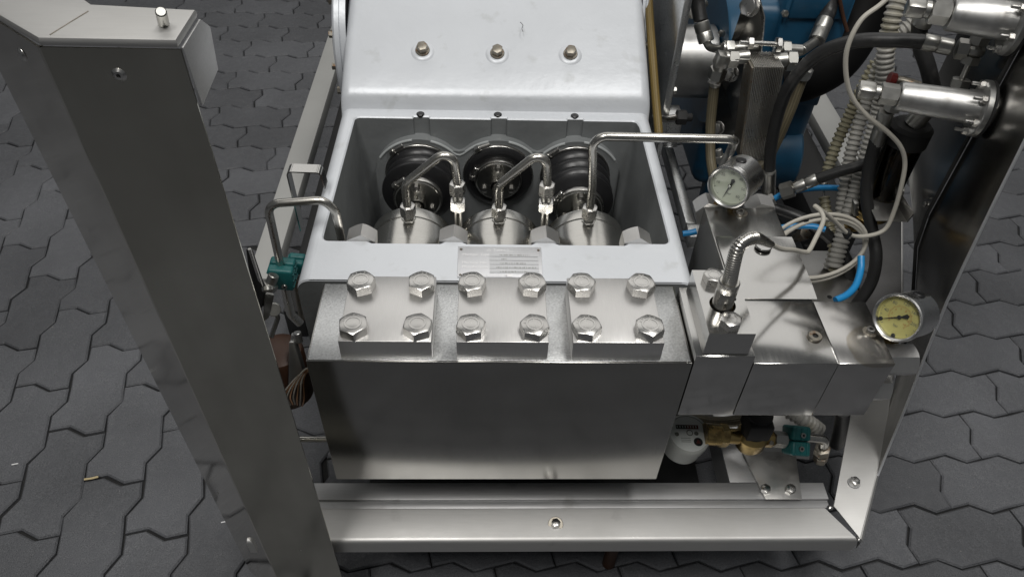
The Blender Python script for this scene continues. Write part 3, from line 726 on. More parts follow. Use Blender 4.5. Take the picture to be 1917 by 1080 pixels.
# ------------------------------------------------------------------ plungers
def ring_y(prof, x, n=40): 
    """lathe about an axis along +y; prof (radius, y)"""
    return prof, Matrix(((1, 0, 0, x), (0, 0, 1, 0), (0, -1, 0, AZ), (0, 0, 0, 1)))
PL = (('left', AX[0], .479, 3.0, False), ('middle', AX[1], .540, 1.0, True), ('right', AX[2], .456, 3.6, False))
for which, x, yf, nc, collar in PL:
    t = thing('plunger_assembly', {'left': 'left plunger with stretched black bellows and round steel gland', 'middle': 'middle plunger drawn back with its black bellows squashed flat', 'right': 'right plunger with the longest stretched black bellows'}[which], 'plunger', (x, .4, AZ), 'plungers in the pump well')
    pr, mt = ring_y([(0, .376), (.062, .376), (.0650, .3745), (.0712, .368), (.0716, .366), (.0716, .3460), (.0700, .3450), (.0700, .3390), (.0722, .3380), (.0722, .245), (.065, .235), (0, .235)], x)
    b = B(); b.lathe(pr, mt, 64); part('gland_cylinder', b, 'polish', t)
    for k in range(3):
        a = PI / 2 + (k - 1) * .75
        b = B(); b.cyl((x + .0500 * math.cos(a), .372, AZ + .0500 * math.sin(a)), (x + .0500 * math.cos(a), .381, AZ + .0500 * math.sin(a)), .0055, None, 14); part('gland_screw', b, 'bolt', t)
    y1 = .562; y0 = yf + .010; L = y1 - y0
    prof = [(.0, y1 + .01), (.0655, y1 + .01)]
    if nc < 2:
        prof += [(.0655, .556), (.0650, .550), (.0600, .547), (.052, .546), (.045, y0 - .001)]
    else:
        m = int(nc * 12)
        for k in range(m + 1):
            tt = k / m; y = y1 - L * tt * .97; ph = tt * nc
            prof.append((.0575 + .0075 * abs(math.sin(PI * ph)) ** .75 + (.003 if tt > .7 else 0) * math.sin(PI * min(1, (tt - .7) / .3)) - (.012 * max(0, (tt - .9) / .1)), y))
        prof += [(.050, y0 + .001), (.045, y0 - .001)]
    prof += [(.0, y0 - .002)]
    b = B(); b.lathe(prof, ring_y(0, x)[1], 56); part('bellows', b, 'rubber', t)
    b = B(); b.lathe([(.0640, .556), (.0672, .556), (.0676, .5565), (.0676, .566), (.0672, .567), (.0640, .567)], mt, 56); cl = part('clamp_band', b, 'bolt', t)
    ang = {'left': 2.15, 'middle': 1.95, 'right': 2.25}[which]
    def on(r, a, y): return (x + r * math.cos(a), y, AZ + r * math.sin(a))
    b = B(); b.cyl(on(.0705, ang - .16, .561), on(.0705, ang + .16, .561), .0055, None, 12); b.hexa(on(.0715, ang + .14, .559), Vector(on(.0715, ang + .3, .559)) - Vector(on(.0715, ang + .14, .559)), .013, .009); part('clamp_screw', b, 'bolt', cl)
    b = B()
    for k in range(9):
        a = ang - .45 - k * .09; b.box((-.0022, -.003, -.0002), (.0022, .003, .0003), 0, place(on(.0678, a, .561), (math.cos(a), 0, math.sin(a)), 0))
    part('band_slots', b, 'oldsteel', cl)
    # front flange of the bellows and its band
    b = B(); b.lathe([(0, yf - .003), (.0405, yf - .003), (.0425, yf - .0015), (.0425, yf + .010), (0, yf + .010)], mt, 48); part('bellows_flange', b, 'polish', t)
    b = B(); b.lathe([(.0430, yf), (.0450, yf), (.0453, yf + .0005), (.0453, yf + .0095), (.0430, yf + .010)], mt, 48); c2 = part('clamp_band', b, 'bolt', t)
    a2 = {'left': 2.2, 'middle': 2.75, 'right': 2.5}[which]
    b = B(); b.cyl(on(.049, a2 - .2, yf + .004), on(.049, a2 + .22, yf + .004), .0046, None, 12); b.hexa(on(.049, a2 + .2, yf + .004), Vector(on(.049, a2 + .4, yf + .004)) - Vector(on(.049, a2 + .2, yf + .004)), .012, .009)
    b.box((-.005, -.004, 0), (.005, .004, .004), .0006, place(on(.0455, a2, yf + .004), (math.cos(a2), 0, math.sin(a2)))); part('clamp_screw', b, 'bolt', c2)
    for a in (PI / 2, PI / 2 + 2.15, PI / 2 - 2.15):
        b = B(); b.hexa(on(.031, a, yf - .003), (0, -1, 0), .0105, .006); part('flange_bolt', b, 'bolt', t)
    b = B(); b.lathe([(.0135, yf - .020), (.0150, yf - .020), (.0155, yf - .016), (.0155, yf - .003), (.012, yf - .003)], mt, 32); b.lathe([(0, .37), (.0112, .37), (.0112, yf - .003), (0, yf - .003)], mt, 32)
    part('rod', b, 'polish', t)
    if collar:
        b = B(); b.lathe([(0, .376), (.0265, .376), (.0265, .418), (.0255, .420), (.0125, .420), (0, .420)], mt, 40); part('packing_collar', b, 'polish', t)

# ------------------------------------------------------------------ flushing pipes
def union(b, p, ax, af, h, spin=0): b.hexa(p, ax, af, h, spin, True)
def u_pipe(pts, rad, r, label, loc): 
    t = thing('flushing_pipe', label, 'pipe', loc, 'bent flushing pipes')
    b = B(); b.tube(fillet(pts, rad), r, 16); part('tube', b, 'pipe', t); return t
yp = .338
for x0, x1, lab in ((-.1485, -.0670, 'left short steel pipe bent over between left and middle plungers'), (.0000, .0755, 'right short steel pipe bent over between middle and right plungers')):
    t = u_pipe([(x0, yp, .59), (x0 - .001, yp, .655), (x1 - .006, yp + .002, .726), (x1, yp, .66), (x1, yp, .64)], .026, .0070, lab, (x0, yp, .58))
    b = B(); b.hexa((x0, yp, .592), (0, 0, 1), .0225, .020, .3, True); part('compression_nut', b, 'bolt', t)
    b = B(); b.cyl((x0, yp, .576), (x0, yp, .592), .0085); b.hexa((x0, yp, .576), (0, 0, 1), .0210, .009, .1, True); part('fitting_body', b, 'zinc', t)
    b = B(); b.hexa((x1, yp, .637), (0, 0, 1), .0225, .021, .2, True); part('union_nut', b, 'bolt', t)
    b = B(); b.cyl((x1, yp, .620), (x1, yp, .637), .0084); part('union_body', b, 'zinc', t)
    b = B(); b.hexa((x1, yp, .606), (0, 0, 1), .0225, .018, .5, True); part('union_nut', b, 'bolt', t)
    b = B(); b.tube([(x1, yp, .61), (x1, yp, .42)], .0062, 14); part('lower_tube', b, 'pipe', t)
x0 = .1485
t = u_pipe([(x0, yp, .59), (x0 - .001, yp, .655), (.138, yp, .748), (.356, yp, .7465), (.372, yp + .05, .69), (.372, yp + .08, .60)], .020, .0070, 'long steel pipe rising from the right plunger and crossing to the gauge', (x0, yp, .58))
b = B(); b.hexa((x0, yp, .592), (0, 0, 1), .0225, .021, .2, True); part('compression_nut', b, 'bolt', t)
b = B(); b.cyl((x0, yp, .576), (x0, yp, .592), .0085); b.hexa((x0, yp, .576), (0, 0, 1), .0210, .009, .1, True); part('fitting_body', b, 'zinc', t)
b = B(); q = Vector((0.3935,0.5000,0.6175)); d = Vector((.35, -.3, -.8)).normalized(); b.cyl(q, q + d * .012, .006); b.hexa(q + d * .012, d, .017, .014, .2, True); b.cyl(q + d * .026, q + d * .05, .006); part('vent_fitting', b, 'zinc', t)
t = u_pipe([(-0.2448,0.2620,0.6001), (-0.2463,0.2620,0.6607), (-0.2606,0.2620,0.6817), (-0.3452,0.2620,0.6725), (-0.3491,0.2620,0.5440), (-0.3553,0.2620,0.4441)], .022, .0064, 'steel pipe looping over the left rim down into the teal clamp', (-0.3491,0.2620,0.5440))
# ------------------------------------------------------------------ homogenising manifold to the right of the block
mf = thing('manifold', 'row of machined steel manifold blocks bolted to the right of the valve block', 'manifold', (.40, .1, .512))
b = B(); b.box((.2515, .0005, .512), (.3295, .127, .640), .0010); part('adapter_block', b, 'manifold', mf)
b = B(); b.box((.3305, 0, .512), (.4430, .1215, .627), .0010); part('front_block', b, 'manifold', mf)
b = B(); b.box((.4438, .0004, .512), (.5190, .1140, .6268), .0010); part('end_block', b, 'stain', mf, 'end block with a tea-coloured liquid stain')
b = B(); b.box((.3300, .1225, .45), (.4445, .3230, .627), .0010); part('rear_block', b, 'manifold_dirty', mf, 'greasy rear block below the white gauge')
# bent cover sheet
b = B()
pr = [(.2465, .6280), (.2475, .6298), (.242, .6303), (.150, .6303), (.140, .6298), (.1165, .6273)]
th = .0014; n = len(pr)
vs = [(.3315 + (.0 if i < 2 else .0), y, z) for i, (y, z) in enumerate(pr)] + [(.4500, y, z) for y, z in pr] + [(.3315, y, z + th) for y, z in pr] + [(.4500, y, z + th) for y, z in pr]
fs = []
for i in range(n - 1):
    fs += [(i, i + 1, n + i + 1, n + i), (2 * n + i, 3 * n + i, 3 * n + i + 1, 2 * n + i + 1), (i, 2 * n + i, 2 * n + i + 1, i + 1), (n + i, n + i + 1, 3 * n + i + 1, 3 * n + i)]
fs += [(0, n, 3 * n, 2 * n), (n - 1, 2 * n + n - 1, 3 * n + n - 1, n + n - 1)]
b.faces(vs, fs, None, True); part('cover_sheet', b, 'manifold', mf)
q = Vector((0.3984,0.2215,0.6335)); b = B(); b.cyl(q, q + Vector((0, 0, .004)), .0125); part('blind_plug', b, 'manifold', mf)
# clamp block of the probe
b = B()
hx, hy, hr = .2885, .0545, .0172
lo, hi = (.2605, .0035), (.3200, .1190)
ou = [(lo[0], lo[1]), (hi[0], lo[1]), (hi[0], hi[1]), (lo[0], hi[1])]
ci = [(hx + hr * math.cos(2 * PI * k / 32), hy + hr * math.sin(2 * PI * k / 32)) for k in range(32)]
for z in (.6405, .681):
    Vo = [b.bm.verts.new((x, y, z)) for x, y in ou]; Vi = [b.bm.verts.new((x, y, z)) for x, y in ci]
    E1 = [b.bm.edges.new((Vo[i], Vo[(i + 1) % 4])) for i in range(4)]; E2 = [b.bm.edges.new((Vi[i], Vi[(i + 1) % 32])) for i in range(32)]
    bmesh.ops.triangle_fill(b.bm, edges=E1 + E2, use_beauty=True)
    if z < .65: V0, I0 = Vo, Vi
for i in range(4): b.bm.faces.new((V0[i], V0[(i + 1) % 4], Vo[(i + 1) % 4], Vo[i]))
for i in range(32): f = b.bm.faces.new((I0[i], Vi[i], Vi[(i + 1) % 32], I0[(i + 1) % 32])); f.smooth = True
cb = part('clamp_block', b, 'manifold', mf)
for (x, y), s0 in (((.2895, .0190), .15), ((.2845, .0985), .75)):
    b = B(); b.hexa((x, y, .6812), (0, 0, 1), .0245, .0118, s0, False, .955); bo = part('clamp_bolt', b, 'bolt', cb)
    b = B(); b.lathe([(.0062, 0), (.0065, .0003), (.0075, .0005), (.0082, .0003), (.0084, 0)], Matrix.Translation((x, y, .693)), 24); part('head_marking', b, 'bolt', bo)
b = B(); b.lathe([(.0105, .640), (.0168, .640), (.0168, .655), (.0145, .660), (.0105, .660)], Matrix.Translation((hx, hy, 0)), 32); part('bore_seat', b, 'brass', cb)
# screw plugs and sockets on the blocks
def socket_plug(p, r, hgt, mat, par, name='socket_plug'):
    p = Vector(p); b = B(); b.lathe([(r * .42, hgt * .2), (r * .42, hgt), (r * .88, hgt), (r, hgt * .6), (r, 0)], Matrix.Translation(p), 28); o = part(name, b, mat, par)
    b = B(); b.cyl(p + Vector((0, 0, .0001)), p + Vector((0, 0, hgt * .3)), r * .45, None, 6); part('hex_socket', b, 'matt', o)
socket_plug((0.4249,0.0461,0.6272), .0098, .0035, 'oldsteel', mf)
socket_plug((0.5045,0.0566,0.6270), .0060, .006, 'bolt', mf, 'cap_screw')
b = B(); q = (0.5045,0.0566,0.6270); b.lathe([(.006, .0004), (.0095, .0004), (.0098, 0)], Matrix.Translation(q), 24); part('counterbore_ring', b, 'oldsteel', mf)
socket_plug((0.3860,0.3106,0.6270), .0070, .004, 'bolt', mf, 'cap_screw')
b = B(); q = (0.3859,0.3104,0.6272); b.lathe([(.0075, .0003), (.0115, .0003), (.0117, 0)], Matrix.Translation(q), 24); part('counterbore_ring', b, 'oldsteel', mf)
# large hexagon heads
for y, z, L in ((.034, .595, .048), (.034, .538, .034)):
    b = B(); b.hexa((.5195, y, z), (1, 0, 0), .040, L, PI / 6 + .02, False, .95); part('tie_bolt_head', b, 'cap', mf)
for x in (.343, .428):
    b = B(); b.hexa((x, .3235, .610), (0, 1, 0), .044, .030, .25, False, .95); part('tie_bolt_head', b, 'cap', mf)

# ------------------------------------------------------------------ temperature probe
tp = thing('temperature_probe', 'steel temperature probe with spring-wound neck standing in the clamp block', 'probe', (hx, hy, .66))
pa = Vector((hx - .0005, hy, .652)); pt_ = Vector((.2880, hy, .7235)); pd = (pt_ - pa).normalized(); PLn = (pt_ - pa).length
b = B(); b.lathe([(0, 0), (.0092, 0), (.0092, .014), (.0135, .016), (.0135, PLn - .016), (.0129, PLn - .0150), (.0129, PLn - .0135), (.0135, PLn - .0125), (.0135, PLn - .0015), (.0122, PLn), (0, PLn)], place(pa, pd), 32); part('sleeve', b, 'pipe', tp)
b = B(); q = pa + pd * .046 + Vector((.0106, -.0070, 0)); b.cyl(q, q + Vector((.0008, -.0006, 0)) * 2, .0019, None, 10); part('vent_hole', b, 'matt', tp)
neck = spline([pt_ - pd * .002, (0.2854,0.0545,0.7506), (0.2860,0.0580,0.7758), (0.2963,0.0660,0.7819), (0.3143,0.0780,0.7751), (0.3461,0.0980,0.7471)], 12)
rp = resample(neck, .0011); rad = []
for i, p in enumerate(rp):
    t_ = i / len(rp); base = .0092 - .0016 * t_ if t_ < .62 else .0082 - (t_ - .62) * .009
    rad.append(base + (.0004 if (i % 3) else -.0005) * (1 if t_ < .62 else .1))
b = B(); b.tube(rp, .0085, 16, True, True, rad); part('spring_neck', b, 'pipe', tp)
b = B(); b.tube(spline([(0.3452,0.0980,0.7480), (0.3698,0.1150,0.7247), (0.4007,0.1400,0.7006), (0.4282,0.1600,0.6789), (0.4403,0.1700,0.6720), (0.4601,0.2000,0.6682), (0.4845,0.2400,0.6686), (0.4880,0.2600,0.6698), (0.4855,0.2800,0.6661)], 8), .0034, 10); part('lead', b, 'cable', tp)

# ------------------------------------------------------------------ pressure gauges
def gauge(loc, nrm, up, R, label, face, nums, ptr, red, dot):
    n = Vector(nrm).normalized(); u = Vector(up); u = (u - n * u.dot(n)).normalized(); r = u.cross(n)
    m = Matrix.Identity(4)
    for i in range(3): m[i][0], m[i][1], m[i][2] = r[i], u[i], n[i]
    m.translation = loc
    t = thing('pressure_gauge', label, 'gauge', loc, 'round pressure gauges')
    D = R * 1.55
    b = B(); b.lathe([(0, -D), (R * .90, -D), (R * .955, -D + .0025), (R * .955, -.006), (R * .97, -.0055), (R * .97, -.0045), (R * .955, -.004), (R, -.0025), (R, .004), (R * .985, .0062), (R * .93, .007), (R * .865, .0052), (R * .86, -.0035)], m, 64); part('case', b, 'alu_satin', t)
    b = B(); b.lathe([(0, -.003), (R * .862, -.003)], m, 48); part('dial', b, face, t)
    b = B()
    for k in range(0, 51):
        a = math.radians(225 - 270 * k / 50); l = .085 if k % 5 == 0 else .045
        b.box((R * (.80 - l), -R * (.012 if k % 5 == 0 else .006), 0), (R * .80, R * (.012 if k % 5 == 0 else .006), .0001), 0, m @ Matrix.Translation((0, 0, -.0028)) @ Matrix.Rotation(a, 4, 'Z'))
    for k, tx in enumerate(nums):
        a = math.radians(225 - 270 * k / (len(nums) - 1)); b.text(tx, R * .19, m @ Matrix.Translation((R * .60 * math.cos(a), R * .60 * math.sin(a), -.0028)))
    b.text('bar', R * .16, m @ Matrix.Translation((0, -R * .40, -.0028)))
    part('scale', b, 'inkgrey', t)
    if red:
        b = B()
        for k in range(0, 41):
            a = math.radians(225 - 270 * k / 40); b.box((R * .42, -R * .006, 0), (R * (.49 if k % 4 == 0 else .46), R * .008, .0001), 0, m @ Matrix.Translation((0, 0, -.0027)) @ Matrix.Rotation(a, 4, 'Z'))
        for k in range(8):
            a = math.radians(215 - 250 * k / 7); b.text(str(k * 2), R * .12, m @ Matrix.Translation((R * .34 * math.cos(a), R * .34 * math.sin(a), -.0027)))
        part('inner_scale', b, 'inkred', t)
    b = B(); a = math.radians(ptr); pm = m @ Matrix.Translation((0, 0, -.0012)) @ Matrix.Rotation(a, 4, 'Z')
    b.prism([(-R * .32, -R * .10), (-R * .40, 0), (-R * .32, R * .10), (-R * .1, R * .035), (R * .1, R * .03), (R * .70, R * .006), (R * .70, -R * .006), (R * .1, -R * .03), (-R * .1, -R * .035)], .0006, pm)
    b.cyl(m @ Vector((0, 0, -.0015)), m @ Vector((0, 0, .0003)), R * .085); part('pointer', b, 'ink', t)
    if dot: b = B(); b.cyl(m @ Vector((0, 0, .0002)), m @ Vector((0, 0, .0010)), R * .06); part('pointer_hub', b, 'polish', t)
    b = B(); b.lathe([(0, .0012), (R * .86, .0012)], m, 40); part('window', b, 'glassclear', t)
    c = m @ Vector((0, R * .94, -D * .52)); b = B(); b.lathe([(0, .0026), (R * .20, .0026), (R * .235, .0016), (R * .24, -.002)], place(c, u), 24); part('filler_plug', b, 'rubber', t)
    return t, m
MT['alu_satin'] = metal('satin_gauge_case', (.66, .66, .65), .28, (1, 1, 1), .08, .2, 60, .02)
g1 = Vector((0.3594,0.3180,0.6732))
t, m = gauge(g1, (-.642, -.757, .118), (.278, .504, .818), .0350, 'white-faced pressure gauge behind the greasy rear block', 'dial', ('', '10', '20', '30', '40', '50', '60'), 250, False, True)
b = B(); q = m @ Vector((0, -.030, -.030)); b.cyl(q, (q.x + .002, q.y + .006, .600), .0075); b.hexa((q.x + .002, q.y + .005, .628), (0, 0, 1), .018, .010); part('stem', b, 'brass', t)
b = B(); b.tube([m @ Vector((-.018, -.034, -.004)), m @ Vector((-.020, -.044, -.006))], .0038, 10); part('overload_pin', b, 'brass', t)
g2 = Vector((0.5298,0.0520,0.6612))
t, m = gauge(g2, (-.797, -.489, .354), (.444, .448, .758), .0330, 'yellow-faced pressure gauge beside the end block', 'dial_y', ('', '40', '80', '120', '160', '200', ''), 214, True, False)
b = B(); q = m @ Vector((0, -.026, -.028)); b.cyl(q, (q.x - .004, q.y + .004, .600), .0075); b.hexa((q.x - .002, q.y + .004, .608), (0, 0, 1), .019, .012); part('stem', b, 'brass', t)
b = B()
for u_, v_ in ((-.64, -.42), (.10, -.80)): b.cyl(m @ Vector((.033 * u_, .033 * v_, -.0029)), m @ Vector((.033 * u_, .033 * v_, -.0008)), .0028, None, 12)
part('stop_pin', b, 'ink', t)

# ------------------------------------------------------------------ lower right: water meter, valve, clamp
wm = thing('water_meter', 'small round water meter with white dial under the manifold', 'water meter', (0.3208,0.0850,0.3025))
c = Vector((0.3172,0.0850,0.3391)); ax = Vector((.04, -.16, .985)).normalized(); mm = place(c, ax)
b = B(); b.lathe([(0, -.055), (.026, -.055), (.0330, -.048), (.0330, -.026), (.0350, -.024), (.0350, -.014), (.0345, -.012), (.0362, -.010), (.0362, .000), (.0345, .0022), (.0320, .0022), (.0318, -.0005)], mm, 48); part('body', b, 'meter', wm)
b = B(); b.lathe([(0, 0), (.032, 0)], mm, 40); part('dial', b, 'inkwhite', wm)
b = B(); b.box((-.020, .009, .0003), (-.002, .016, .0009), 0, mm); part('counter_window', b, 'ink', wm)
b = B(); b.box((-.002, .009, .0003), (.018, .016, .0009), 0, mm); part('litre_window', b, 'red', wm)
b = B()
for k in range(8): b.box((-.0185 + k * .0045, .0105, .0009), (-.0165 + k * .0045, .0146, .0010), 0, mm)
part('digits', b, 'meter', wm)
b = B(); b.cyl(mm @ Vector((.014, -.014, .0003)), mm @ Vector((.014, -.014, .0010)), .0075, None, 24); o = part('litre_dial', b, 'matt', wm)
b = B(); b.prism([(0, .0045), (-.004, -.003), (.004, -.003)], .0004, mm @ Matrix.Translation((.014, -.014, .0010))); part('litre_pointer', b, 'red', wm)
b = B()
for x_, y_, r_ in ((.002, .002, .0055), (.013, .001, .0038), (-.020, -.001, .0036)):
    b.lathe([(r_ * .75, .0008), (r_, .0008)], mm @ Matrix.Translation((x_, y_, 0)), 20)
for x_, y_ in ((.013, .001), (-.020, -.001)): b.cyl(mm @ Vector((x_, y_, .0002)), mm @ Vector((x_, y_, .0008)), .0034, None, 16)
for k in range(3): b.box((-.014, -.008 - k * .0032, .0004), (.002, -.0072 - k * .0032, .0006), 0, mm)
part('dial_marks', b, 'inkgrey', wm)
b = B(); b.lathe([(0, .003), (.0318, .0026)], mm, 32); part('window', b, 'glassclear', wm)

bv = thing('brass_valve', 'brass valve body with dark solenoid, between water meter and teal clamp', 'valve', (0.4354,0.0850,0.3188))
v0 = Vector((0.3431,0.0850,0.3392)); v1 = Vector((0.4704,0.0850,0.3237)); d = (v1 - v0).normalized()
b = B(); b.cyl(v0, v0 + d * .028, .0185); b.hexa(v0 + d * .024, d, .034, .016, .2, True); b.cyl(v0 + d * .04, v0 + d * .065, .013); part('inlet_union', b, 'brass', bv)
b = B(); mvv = v0 + d * .082; b.lathe([(0, -.024), (.020, -.024), (.026, -.012), (.026, .008), (.020, .016), (0, .016)], place(mvv, (0, 0, 1)), 28); b.cyl(v0 + d * .06, v0 + d * .118, .0145, .012)
b.hexa(v0 + d * .105, d, .026, .014, .3, True); part('body', b, 'brass', bv)
b = B(); b.cyl(mvv + Vector((0, 0, .016)), mvv + Vector((0, .004, .062)), .0215, None, 24); b.box((mvv.x - .02, mvv.y - .022, mvv.z + .02), (mvv.x + .02, mvv.y + .022, mvv.z + .058), .004); part('solenoid', b, 'matt', bv)
b = B(); b.cyl(mvv + d * .030 + Vector((0, -.012, .006)), mvv + d * .030 + Vector((0, -.014, .009)), .004); part('drain_screw', b, 'oldsteel', bv)
b = B(); q0 = v0 + d * .121; b.hexa(q0, d, .024, .022, .1, True); b.cyl(q0 - d * .01, q0, .009); part('outlet_nut', b, 'zinc', bv)
def teal_clamp(nm_, c, sz, ax, label, screws, grp='teal pipe clamps', face=None):
    t = thing('pipe_clamp', label, 'pipe clamp', c, grp)
    mtx = place(c, ax)
    if face:
        zz = Vector(ax).normalized(); x_ = Vector(face); x_ = (x_ - zz * x_.dot(zz)).normalized(); y_ = zz.cross(x_)
        for i in range(3): mtx[i][0], mtx[i][1], mtx[i][2] = x_[i], y_[i], zz[i]
    for s_ in (1, -1):
        b = B(); b.box((-sz[0], .0006 if s_ > 0 else -sz[1], -sz[2]), (sz[0], sz[1] if s_ > 0 else -.0006, sz[2]), .0045, mtx, 3)
        for k in (-1, 0, 1): b.box((-sz[0] - .0012, .002 if s_ > 0 else -sz[1] + .002, k * sz[2] * .6 - .0015), (sz[0] + .0012, (sz[1] - .002) if s_ > 0 else -.002, k * sz[2] * .6 + .0015), .0008, mtx)
        part('clamp_half', b, 'teal', t)
    for off, a_ in screws:
        o_ = mtx @ Vector(off); a_ = (mtx.to_3x3() @ Vector(a_)).normalized()
        b = B(); b.lathe([(.0022, .0012), (.0022, .0028), (.0042, .0028), (.0046, .0020), (.0046, 0)], place(o_, a_), 18); o2 = part('cap_screw', b, 'zinc', t)
        b = B(); b.cyl(o_ + a_ * .0004, o_ + a_ * .0014, .0023, None, 6); part('hex_socket', b, 'matt', o2)
    return t
tc = Vector((0.5032,0.0850,0.3206))
teal_clamp('t', tc, (.020, .0245, .0165), d, 'teal plastic pipe clamp to the right of the brass valve', (((.0205, .012, -.001), (1, 0, 0)), ((.0205, -.010, .001), (1, 0, 0))), 'teal pipe clamps', (0, -.62, .78))
pf = thing('elbow_pipe', 'short bent pipe with dark nut, right of the lower teal clamp', 'pipe', tuple(tc))
e0, e1, e2 = Vector((0.5139,0.0850,0.3302)), Vector((0.5523,0.0850,0.3239)), Vector((0.5638,0.0850,0.2577))
b = B(); b.tube(fillet([e0, e1, e2], .014), .0075, 14); part('tube', b, 'pipe', pf)
dd = (e2 - Vector((0.5546,0.0850,0.3029))).normalized()
b = B(); b.hexa(Vector((0.5563,0.0850,0.2980)), dd, .024, .017, 0, True); b.hexa(Vector((0.5611,0.0850,0.2747)), dd, .021, .016, .3, True); part('nut', b, 'oldsteel', pf)
single('braided_hose', B().tube(spline([(0.3348,0.1400,0.3065), (0.3793,0.1300,0.3082), (0.4198,0.1300,0.3147), (0.4686,0.1500,0.3088), (0.5154,0.2000,0.2756)], 8), .0100, 14), 'shose', 'steel braided hose running behind the water meter', 'hose', (0.3793,0.1300,0.3082))
b = B(); b.corrugated(spline([(0.5202,0.1600,0.2983), (0.5400,0.1500,0.2930), (0.5622,0.1450,0.2790), (0.5777,0.1400,0.2681)], 8), .0145, .0085, .002); single('conduit_stub', b, 'conduit', 'short grey corrugated conduit end behind the lower teal clamp', 'conduit', (0.5463,0.1500,0.2882))
b = B(); b.tube(spline([(0.5836,0.1200,0.3544), (0.5962,0.1200,0.3073), (0.6068,0.1200,0.2543)], 6), .012, 14); single('drain_hose', b, 'hose', 'dark drain hose stub inside the leaning upright', 'hose', (0.6037,0.1200,0.2745))
b = B(); b.quad([(0.4798,0.2200,0.2004), (0.6100,0.2200,0.2009), (0.6053,0.1600,0.1414), (0.4806,0.1600,0.1600)][::-1], .003, .0006); single('splash_plate', b, 'sheet', 'sloping steel plate behind the brass valve', 'plate', (0.5446,0.2000,0.1541))
# ------------------------------------------------------------------ drive side behind the manifold
ap = thing('adapter_plate', 'upright grey steel adapter plate right of the crankcase', 'plate', (.345, .8, .2))
b = B(); b.box((.3330, .70, .20), (.3480, 1.12, .98), .002); part('plate', b, 'galv', ap)
b = B(); b.cyl((.348, .90, .575), (.470, .90, .575), .078, None, 48, .002); part('spigot_drum', b, 'alu', ap)
for q in ((0.3384,0.7000,0.6060), (0.4067,0.8000,0.6228)):
    b = B(); b.hexa((.3485, q[1] + .02, q[2]), (1, 0, 0), .014, .009); part('plate_bolt', b, 'zinc', ap)
b = B(); b.box((.350, .72, .47), (.385, .77, .545), .003); part('foot_bracket', b, 'galv', ap)
b = B(); b.box((.36, 1.06, .66), (.42, 1.10, .80), .002); part('backing_board', b, 'board', ap)

mo = thing('drive_motor', 'dark blue cast drive motor at the back right', 'motor', (.6, 1.0, .2))
b = B(); b.box((.485, .86, .26), (.73, 1.30, .72), .03, None, 4); part('housing', b, 'blue', mo)
b = B(); b.cyl((.472, .93, .575), (.53, .93, .575), .150, .165, 40, .004); part('end_bell', b, 'blue', mo)
b = B(); b.box((.58, .845, .50), (.72, .90, .76), .006); b.box((.59, .838, .705), (.71, .88, .765), .004); part('terminal_box', b, 'blue', mo)
b = B(); b.box((.52, .85, .20), (.62, .90, .60), .008); b.box((.66, .852, .26), (.675, .90, .60), .003); part('rib', b, 'blue', mo)
b = B(); b.cyl((.60, .90, .34), (.72, .90, .34), .085, None, 36, .006); part('oil_sump', b, 'blue', mo)
for q in ((0.4173,0.8600,0.7242), (0.4633,0.8500,0.6671), (0.5789,0.8400,0.7165)):
    b = B(); b.hexa(q, (0, -1, .2), .013, .008); part('bolt', b, 'zinc', mo)

hx_ = thing('plate_heat_exchanger', 'small plate heat exchanger hung on a dark bracket before the blue motor', 'heat exchanger', (0.5007,0.6400,0.6213))
# stack of thin plates, normal to x, tilted like the bracket
T0, T1 = Vector((0.4808,0.6550,0.7258)), Vector((0.5064,0.6550,0.5233))
up_ = (T0 - T1).normalized(); xx = Vector((1, 0, 0)); back = xx.cross(up_).normalized()
Hh = (T0 - T1).length; npl_ = 17; th_ = .0032
def xm(p): 
    m_ = Matrix.Identity(4)
    for i in range(3): m_[i][0], m_[i][1], m_[i][2] = xx[i], back[i], up_[i]
    m_.translation = p; return m_
cb_ = xm(T1 + Vector((-npl_ * th_ / 2 + .002, 0, 0)))
for k in range(npl_):
    b = B(); b.box((k * th_, -.004 if k % 2 else -.002, 0), (k * th_ + th_ * .72, .055, Hh), .0006, cb_, 1); part('plate', b, 'pipe', hx_)
b = B(); b.box((-.004, .002, .004), (npl_ * th_ + .001, .053, Hh - .004), .001, cb_); part('core', b, 'oldsteel', hx_)
b = B()
for k in range(26): b.box((npl_ * th_, .000, Hh * (.02 + k * .037)), (npl_ * th_ + .002, .006, Hh * (.036 + k * .037)), 0, cb_)
part('braze_teeth', b, 'bolt', hx_)
b = B(); P_ = [(0.4431,0.7000,0.8228), (0.4662,0.7000,0.8087), (0.4820,0.6900,0.7767), (0.4839,0.6800,0.7529), (0.4833,0.6600,0.7211), (0.5039,0.6600,0.5121), (0.4509,0.7000,0.5051), (0.4514,0.7600,0.6095), (0.4575,0.7400,0.7444)]
b.quad([Vector(p) for p in P_][::-1], .003, .0006); part('bracket', b, 'panel', hx_)
b = B(); b.tube([Vector(p) + Vector((.001, -.001, 0)) for p in P_[1:6]], .0014, 6); part('bracket_edge', b, 'bolt', hx_)
for q, s_ in (((0.4506,0.6850,0.7983), .030), ((0.4528,0.7000,0.6572), .026), ((0.4520,0.6900,0.5402), .022)):
    b = B(); b.hexa(q, (-.75, -.6, .25), s_, .012, .3, False, .95); b.cyl(Vector(q) - Vector((-.75, -.6, .25)) * .002, q, s_ * .62); part('bracket_bolt', b, 'bolt', hx_)
f1 = Vector((0.4579,0.6450,0.7200)); 
b = B(); b.cyl(Vector((0.4151,0.6450,0.7171)), Vector((0.4574,0.6450,0.7221)), .0125); b.hexa(Vector((0.4190,0.6450,0.7171)), (1, 0, 0), .030, .018, .3, True); b.box((-.004, -.016, -.016), (.004, .016, .016), .001, place(Vector((0.4441,0.6450,0.7197)), (1, 0, 0))); part('lower_port', b, 'zinc', hx_)
